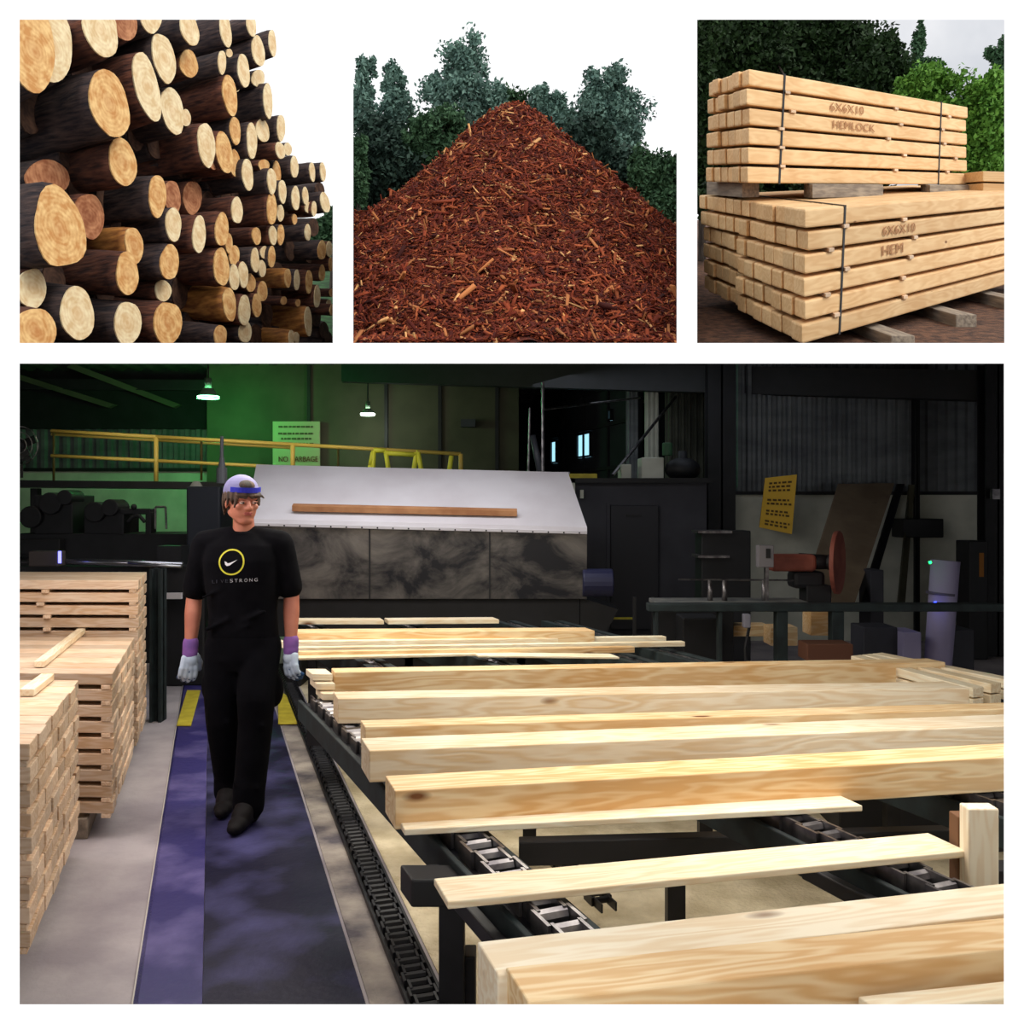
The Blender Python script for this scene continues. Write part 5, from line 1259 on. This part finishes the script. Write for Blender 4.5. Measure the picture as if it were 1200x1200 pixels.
SH_L, EL_L, WR_L = Vector((-.205, .02, 1.385)), Vector((-.262, .03, 1.10)), Vector((-.262, -.03, .845))
SH_R, EL_R, WR_R = Vector((.19, .02, 1.385)), Vector((.236, .05, 1.11)), Vector((.250, -.02, .855))
HIPL, KNL, ANL = Vector((-.09, 0, .90)), Vector((-.095, -.03, .49)), Vector((-.10, .10, .09))
HIPR, KNR, ANR = Vector((.09, 0, .90)), Vector((.092, -.10, .49)), Vector((.070, -.14, .09))
HC = Vector((.0, -.015, 1.600)); HR = Matrix.Rotation(math.radians(36), 3, 'Z') @ Matrix.Rotation(math.radians(6), 3, 'X')
def hd(x, y, z): return HC+HR @ Vector((x, y, z))
def head_org(g):
    k = len(g.v); g.ell((0, .012, .035), (.076, .092, .092)); g.ell((0, -.018, -.035), (.064, .072, .078))        # cranium, face mass
    g.ell((0, -.050, -.088), (.036, .034, .026)); g.seg((-.050, .004, -.055), (-.018, -.056, -.092), .022, .020); g.seg((.050, .004, -.055), (.018, -.056, -.092), .022, .020)  # chin and jaw
    g.seg((0, -.082, .012), (0, -.104, -.022), .009, .013); g.ell((-.011, -.092, -.026), (.009, .011, .008)); g.ell((.011, -.092, -.026), (.009, .011, .008))     # nose
    g.seg((-.040, -.074, .026), (.040, -.074, .026), .012, .012)                                             # brow
    g.ell((-.040, -.068, -.018), (.020, .018, .018)); g.ell((.040, -.068, -.018), (.020, .018, .018))         # cheekbones
    g.seg((-.017, -.082, -.052), (.017, -.082, -.052), .008, .008)                                           # mouth mound
    for sx in (-1, 1): g.ell((sx*.078, .012, -.008), (.008, .018, .030), (0, 0, sx*.25))                     # ears
    for i in range(k, len(g.v)): g.v[i] = HC+HR @ g.v[i]
g = Org(); head_org(g)
g.seg((-.005, .028, 1.40), HC+Vector((0, .022, -.06)), .058, .051)                                             # neck
g.loft([(0, .0, .84, .150, .095, .9), (0, 0, .95, .155, .10, .9), (0, 0, 1.05, .145, .095, .9), (-.005, 0, 1.20, .165, .105, .9), (-.005, .01, 1.32, .175, .10, .9), (-.005, .02, 1.40, .13, .075, 1), (-.005, .025, 1.45, .06, .05, 1)])
g.seg(SH_L+Vector((.06, 0, .0)), SH_L, .05, .05); g.seg(SH_R+Vector((-.06, 0, .0)), SH_R, .05, .05)
for a, b, c in ((SH_L, EL_L, WR_L), (SH_R, EL_R, WR_R)):
    g.seg(a, b, .052, .040); m_ = b.lerp(c, .3); g.seg(b, m_, .040, .042); g.seg(m_, c, .042, .027); g.seg(c, c+(c-b).normalized()*.03, .027, .026, .7)
for a, b, c in ((HIPL, KNL, ANL), (HIPR, KNR, ANR)):
    g.seg(a, b, .085, .055); m_ = b.lerp(c, .3); g.seg(b, m_, .055, .056); g.seg(m_, c, .056, .036); g.seg(c, c+Vector((0, -.03, -.03)), .034, .03)
body = fuse('body', g, M['skin'], .0065, 2, man)
# t-shirt
g = Org()
g.loft([(0, .005, .885, .178, .122, .85), (.0, 0, .92, .180, .124, .85), (0, 0, 1.03, .172, .118, .85), (-.005, -.004, 1.18, .184, .124, .85), (-.007, .0, 1.30, .196, .124, .85), (-.007, .01, 1.375, .188, .105, .9), (-.006, .02, 1.42, .140, .082, 1), (-.005, .022, 1.448, .085, .066, 1)])
for a, b in ((SH_L, EL_L), (SH_R, EL_R)):
    inn = Vector((-.007, .02, 1.40)).lerp(a, .55); e = a.lerp(b, .82)
    g.seg(inn, a+Vector((0, 0, -.006)), .064, .066); g.seg(a+Vector((0, 0, -.008)), e, .067, .066); g.seg(Vector((-.006, .024, 1.437)), a+Vector((0, 0, .012)), .046, .056); g.seg(Vector((-.006, .024, 1.43)).lerp(a, .25), Vector((-.006, .02, 1.40)).lerp(a, .7), .055, .06)
for t, z, w in ((-.1, .96, .012), (.08, 1.0, .012), (.0, .93, .01), (-.12, 1.12, .008)): g.seg((t-.05, -.112, z), (t+.06, -.118, z+.05), w, w)
tee = fuse('t_shirt', g, M['tee'], .009, 3, man)
g = Org(); pts = [Vector((-.005+.074*math.cos(a), .012+.060*math.sin(a), 1.452+.020*math.sin(a))) for a in [2*math.pi*i/20 for i in range(21)]]
g.chain(pts, [.008]*21); fuse('collar', g, M['tee'], .005, 1, tee)
# trousers
g = Org()
g.loft([(0, 0, .97, .165, .115, .9), (0, 0, .90, .182, .125, .85), (0, 0, .80, .186, .128, .85), (0, 0, .745, .150, .112, .9)])
for h, k, a in ((HIPL, KNL, ANL), (HIPR, KNR, ANR)):
    g.seg(h+Vector((0, 0, -.04)), k+Vector((0, 0, .12)), .106, .094, 1.0); g.seg(k+Vector((0, 0, .12)), k, .094, .086); g.seg(k, a+Vector((0, 0, .06)), .086, .078)
    g.seg(a+Vector((0, 0, .10)), a+Vector((0, -.01, .0)), .080, .078); g.seg(k+Vector((-.05, -.06, .03)), k+Vector((.05, -.07, .0)), .014, .014); g.seg(a+Vector((-.05, -.05, .12)), a+Vector((.05, -.05, .10)), .018, .018)
g.ell((-.165, .0, .66), (.045, .075, .09)); g.ell((.165, -.02, .64), (.045, .075, .09))                      # bulging side pockets
tr = fuse('trousers', g, M['trousers'], .010, 3, man)
# boots
M['boot'] = mat('dark_brown_boot', (14, 10, 12), .7, spec=.2)
for a, ang in ((ANL, .08), (ANR, -.1)):
    g = Org(); f = Vector((math.sin(ang), -math.cos(ang), 0)); base = Vector((a.x, a.y, 0)); lift = 0
    g.seg(base+Vector((0, 0, .17)), base+Vector((0, 0, .05)), .056, .056); g.seg(base+f*.03+Vector((0, 0, .10)), base+f*.10+Vector((0, 0, .06)), .05, .05); g.seg(base+Vector((0, .03, .045)), base+f*.15+Vector((0, 0, .04)), .045, .048, .8)
    g.seg(base+f*.15+Vector((0, 0, .038)), base+f*.19+Vector((0, 0, .034)), .047, .036, .8)
    for i in range(len(g.v)): g.v[i].z = max(g.v[i].z, .001)
    bo = fuse('boot', g, M['boot'], .007, 2, man)
# gloves with cuffs: palm, four unequal bent fingers and a thumb
def glove(wr, el, side):
    ax = (wr-el).normalized(); f = ax*1.0; out = Vector((side, 0, 0)); fw = Vector((0, -1, 0))
    # hand hangs relaxed, back of the hand turned forward and outward
    acr = (Vector((side*.55, -.35, 0))).normalized(); acr = (acr-f*acr.dot(f)).normalized(); nb = f.cross(acr).normalized()
    if nb.y > 0: nb = -nb                                  # back of the hand faces the camera
    g = Org(); p0 = wr+f*.015; kn = wr+f*.095
    g.seg(p0, wr+f*.05, .034, .040, .7)
    for t in (-.028, -.009, .010, .028): g.seg(wr+f*.045+acr*t*.8, kn+acr*t*1.05, .019, .0165)
    fing = [(-.034, .066, .0), (-.011, .078, .003), (.012, .073, .002), (.034, .056, -.002)]
    tips = []
    for k, (t, L_, dx) in enumerate(fing):
        b0 = kn+acr*t; d1 = (f*.92-nb*.30+acr*t*1.2).normalized(); d2 = (f*.60-nb*.85).normalized(); d3 = (f*.10-nb*1.0).normalized()
        j1 = b0+d1*L_*.52; j2 = j1+d2*L_*.40; j3 = j2+d3*L_*.30
        g.chain([b0, j1, j2, j3], [.0150, .0138, .0125, .0115]); tips.append((j1, j2, j3))
    th0 = wr+f*.028-acr*.030; d = (f*.62-acr*.55-nb*.42).normalized(); j = th0+d*.048; j2 = j+(f*.85-acr*.10-nb*.45).normalized()*.036
    g.chain([th0, j, j2], [.018, .0155, .0130])
    o = fuse('glove', g, M['glove'], .0038, 2, man)
    g = Org(); g.seg(wr-f*.035, wr-f*.005, .040, .039, .85); g.seg(wr-f*.005, wr+f*.022, .039, .038, .8)
    fuse('cuff', g, M['cuff'], .005, 1, o)
    g = Org()
    for a, b, c in tips: g.chain([a-nb*.004+f*.004, b-nb*.002, c], [.0128, .0130, .0125])
    g.seg(wr+f*.05-nb*.012, kn-nb*.012, .030, .034, .6)
    fuse('coated_palm', g, M['palm'], .0042, 1, o)
glove(WR_L, EL_L, -1); glove(WR_R, EL_R, 1)
# cap worn backwards
g = Org(); k = len(g.v); g.ell((0, .022, .048), (.089, .103, .090), (-.12, 0, 0))
cap = None
for i in range(k, len(g.v)):
    v = g.v[i]; pl = .028+.28*(-(v.y)) if v.y < .0 else .028-.30*v.y
    lim = .052 if v.y < -.02 else (.052-.62*(v.y+.02) if v.y < .1 else -.02)
    if v.z < lim: v.z = lim
    g.v[i] = v
for i in range(k, len(g.v)): g.v[i] = HC+HR @ g.v[i]
cap = fuse('cap', g, M['cap'], .005, 1, man)
g = Org(); pts = []
for i in range(15): a = math.radians(-150+120*i/14); pts.append(hd(.088*math.cos(a), .018+.112*math.sin(a), .064))
for i in range(14): g.seg(pts[i]+Vector((0, 0, .006)), pts[i+1]+Vector((0, 0, .006)), .009, .009)
M['capblue'] = mat('blue_strap', (24, 30, 170), .7)
g2 = MB()
for i in range(14):
    a, b = pts[i], pts[i+1]; up = HR @ Vector((0, 0, .026)); n_ = ((a+b)/2-hd(0, .02, .06)).normalized()*.006; g2.hexa(a-up*.4-n_*.2, b-a, up, n_)
g2.build('cap_strap', M['capblue'], None).parent = cap
o = bpy.data.objects['cap_strap']
g = Org(); g.ell((0, -.056, .090), (.042, .034, .022), (.6, 0, 0)); 
for i in range(len(g.v)): g.v[i] = HC+HR @ g.v[i]
fuse('hair_tuft', g, M['hair'], .006, 1, cap)
g = Org(); g.seg((-.045, .12, -.008), (.045, .12, -.008), .010, .010); g.seg((-.040, .165, -.022), (.040, .165, -.022), .008, .008); g.seg((0, .11, -.005), (0, .17, -.022), .03, .03, .3)
for i in range(len(g.v)): g.v[i] = HC+HR @ g.v[i]
fuse('peak', g, M['cap'], .006, 1, cap)
# hair: locks below the cap, over the ears and brow
g = Org(); rh = random.Random(6)
def lock(a, b, c, r0_, r1_): g.chain([hd(*a), hd(*b), hd(*c)], [r0_, (r0_+r1_)/2, r1_], 1.0)
for sx in (-1, 1):
    for i in range(12):
        t = i/11; ang = math.radians(-52+175*t); rx, ry = .079, .095
        p = (sx*rx*math.cos(ang), .018+ry*math.sin(ang)*1.0, .045-.02*max(0, math.sin(ang)))
        dn = .062+.045*max(0, math.sin(ang))+rh.uniform(-.014, .012)
        q = (p[0]*1.05+sx*.004, p[1]*1.04, p[2]-dn*.55); e = (p[0]*1.10+rh.uniform(-.008, .014)*sx, p[1]*1.06+rh.uniform(-.01, .01), p[2]-dn)
        if abs(p[0]) > .064 and -.03 < p[1] < .0: e = (p[0]*1.10, p[1], p[2]-.06)
        lock(p, q, e, .013, .0045)
for i in range(11):
    x = -.062+.0124*i; lock((x*.9, -.062-.020*(1-abs(x)/.07), .052), (x*1.0+.006, -.076-.018*(1-abs(x)/.07), .040), (x*1.08+.018, -.076-.014*(1-abs(x)/.07), .026+rh.uniform(-.008, .010)), .010, .004)
fuse('hair', g, M['hair'], .0048, 1, man)
# eyes, brows, lips
M['eye'] = mat('eye_white', (214, 206, 200), .3); M['iris'] = mat('dark_iris', (38, 34, 34), .2); M['lip'] = mat('lip', (166, 84, 78), .5)
for sx in (-1, 1):
    c = hd(sx*.031, -.080, .004); e = Org().ell((0, 0, 0), (.0125, .0125, .0085)); e.v = [c+HR @ v for v in e.v]; eo = fuse('eye', e, M['eye'], .003, 1, man)
    c = hd(sx*.031+.003, -.0915, .003); e = Org().ell((0, 0, 0), (.0055, .003, .0055)); e.v = [c+HR @ v for v in e.v]; q = mesh_obj('iris', e.v, e.f, M['iris'], smooth=True); q.parent = eo
    e = Org().seg((sx*.031-.013, -.090, .0085), (sx*.031+.013, -.090, .0085), .003, .003); e.v = [HC+HR @ v for v in e.v]; q = fuse('eyelid', e, M['skin'], .0022, 0, man)
    e = Org().seg((sx*.016, -.090, .027), (sx*.046, -.082, .029), .0045, .003); e.v = [HC+HR @ v for v in e.v]; fuse('eyebrow', e, M['hair'], .0025, 0, man)
e = Org().seg((-.019, -.0865, -.049), (.0, -.0915, -.0475), .0035, .005).seg((.0, -.0915, -.0475), (.019, -.0865, -.049), .005, .0035).seg((-.014, -.087, -.0575), (.014, -.087, -.0575), .005, .005)
e.v = [HC+HR @ v for v in e.v]; fuse('lips', e, M['lip'], .0025, 1, man)
# print on the shirt, laid onto the cloth
bpy.context.view_layer.update()
bm = bmesh.new(); bm.from_mesh(tee.data); bvh = BVHTree.FromBMesh(bm); bm.free()
def onto(o, lift=.0025):
    for v in o.data.vertices:
        h = bvh.ray_cast(Vector((v.co.x, -.6, v.co.z)), Vector((0, 1, 0)))
        y = h[0].y if h[0] is not None else -.12
        v.co.y = y-lift+ (v.co.y)
    o.parent = tee
def print_mesh(name, polys, m):
    v = []; f = []
    for P in polys: n = len(v); v += [Vector((x, 0, z)) for x, z in P]; f.append(tuple(range(n, n+len(P))))
    o = mesh_obj(name, v, f, m); bm = bmesh.new(); bm.from_mesh(o.data)
    bmesh.ops.triangulate(bm, faces=bm.faces)
    for _ in range(2): bmesh.ops.subdivide_edges(bm, edges=[e for e in bm.edges if e.calc_length() > .008], cuts=1)
    bmesh.ops.triangulate(bm, faces=bm.faces); bm.to_mesh(o.data); bm.free(); onto(o); return o
M['ring_y'] = mat('yellow_print', (206, 200, 50), .7); M['print_w'] = mat('white_print', (226, 226, 232), .7); M['print_g'] = mat('dark_grey_print', (70, 70, 82), .7)
cx, cz = (279.5-285)*.00438, CAMZ-(657-590)*.00438-.009
ring = []
for i in range(48):
    a, b = 2*math.pi*i/48, 2*math.pi*(i+1)/48
    ring.append([(cx+.0655*math.cos(a), cz+.0655*math.sin(a)), (cx+.0655*math.cos(b), cz+.0655*math.sin(b)), (cx+.0575*math.cos(b), cz+.0575*math.sin(b)), (cx+.0575*math.cos(a), cz+.0575*math.sin(a))])
print_mesh('ring_print', ring, M['ring_y'])
sw = [(-.036, .004), (-.033, -.012), (-.024, -.020), (-.010, -.017), (.028, .012), (-.008, -.004), (-.020, -.006), (-.026, .0)]
print_mesh('emblem_print', [[(cx+x+.002, cz+z) for x, z in sw]], M['print_w'])
def word(txt, x0, z0, x1, z1, h, m):
    u = Vector((x1-x0, 0, z1-z0)); t = write(txt, (0, 0, 0), (1, 0, 0), (0, 0, 1), 1, m, None, 'lettering_print', spread=1)
    xs = [v.co.x for v in t.data.vertices]; a, b = min(xs), max(xs)
    for v in t.data.vertices:
        k = (v.co.x-a)/(b-a); v.co = Vector((x0+u.x*k, 0, z0+u.z*k+v.co.z*h))
    onto(t, .003)
sx_ = lambda px: (px-285)*.00438
sz_ = lambda py: CAMZ-(py-590)*.00438-.009
for i, ch in enumerate('LIVESTRONG'):
    px = 256.5+i*5.45; w = 3.4 if ch != 'I' else 1.0
    py = 681.5-i*.35 if i < 5 else 680-(i-5)*.2
    word(ch, sx_(px), sz_(py), sx_(px+w), sz_(py-.2), .024, M['print_g'] if i < 4 else M['print_w'])
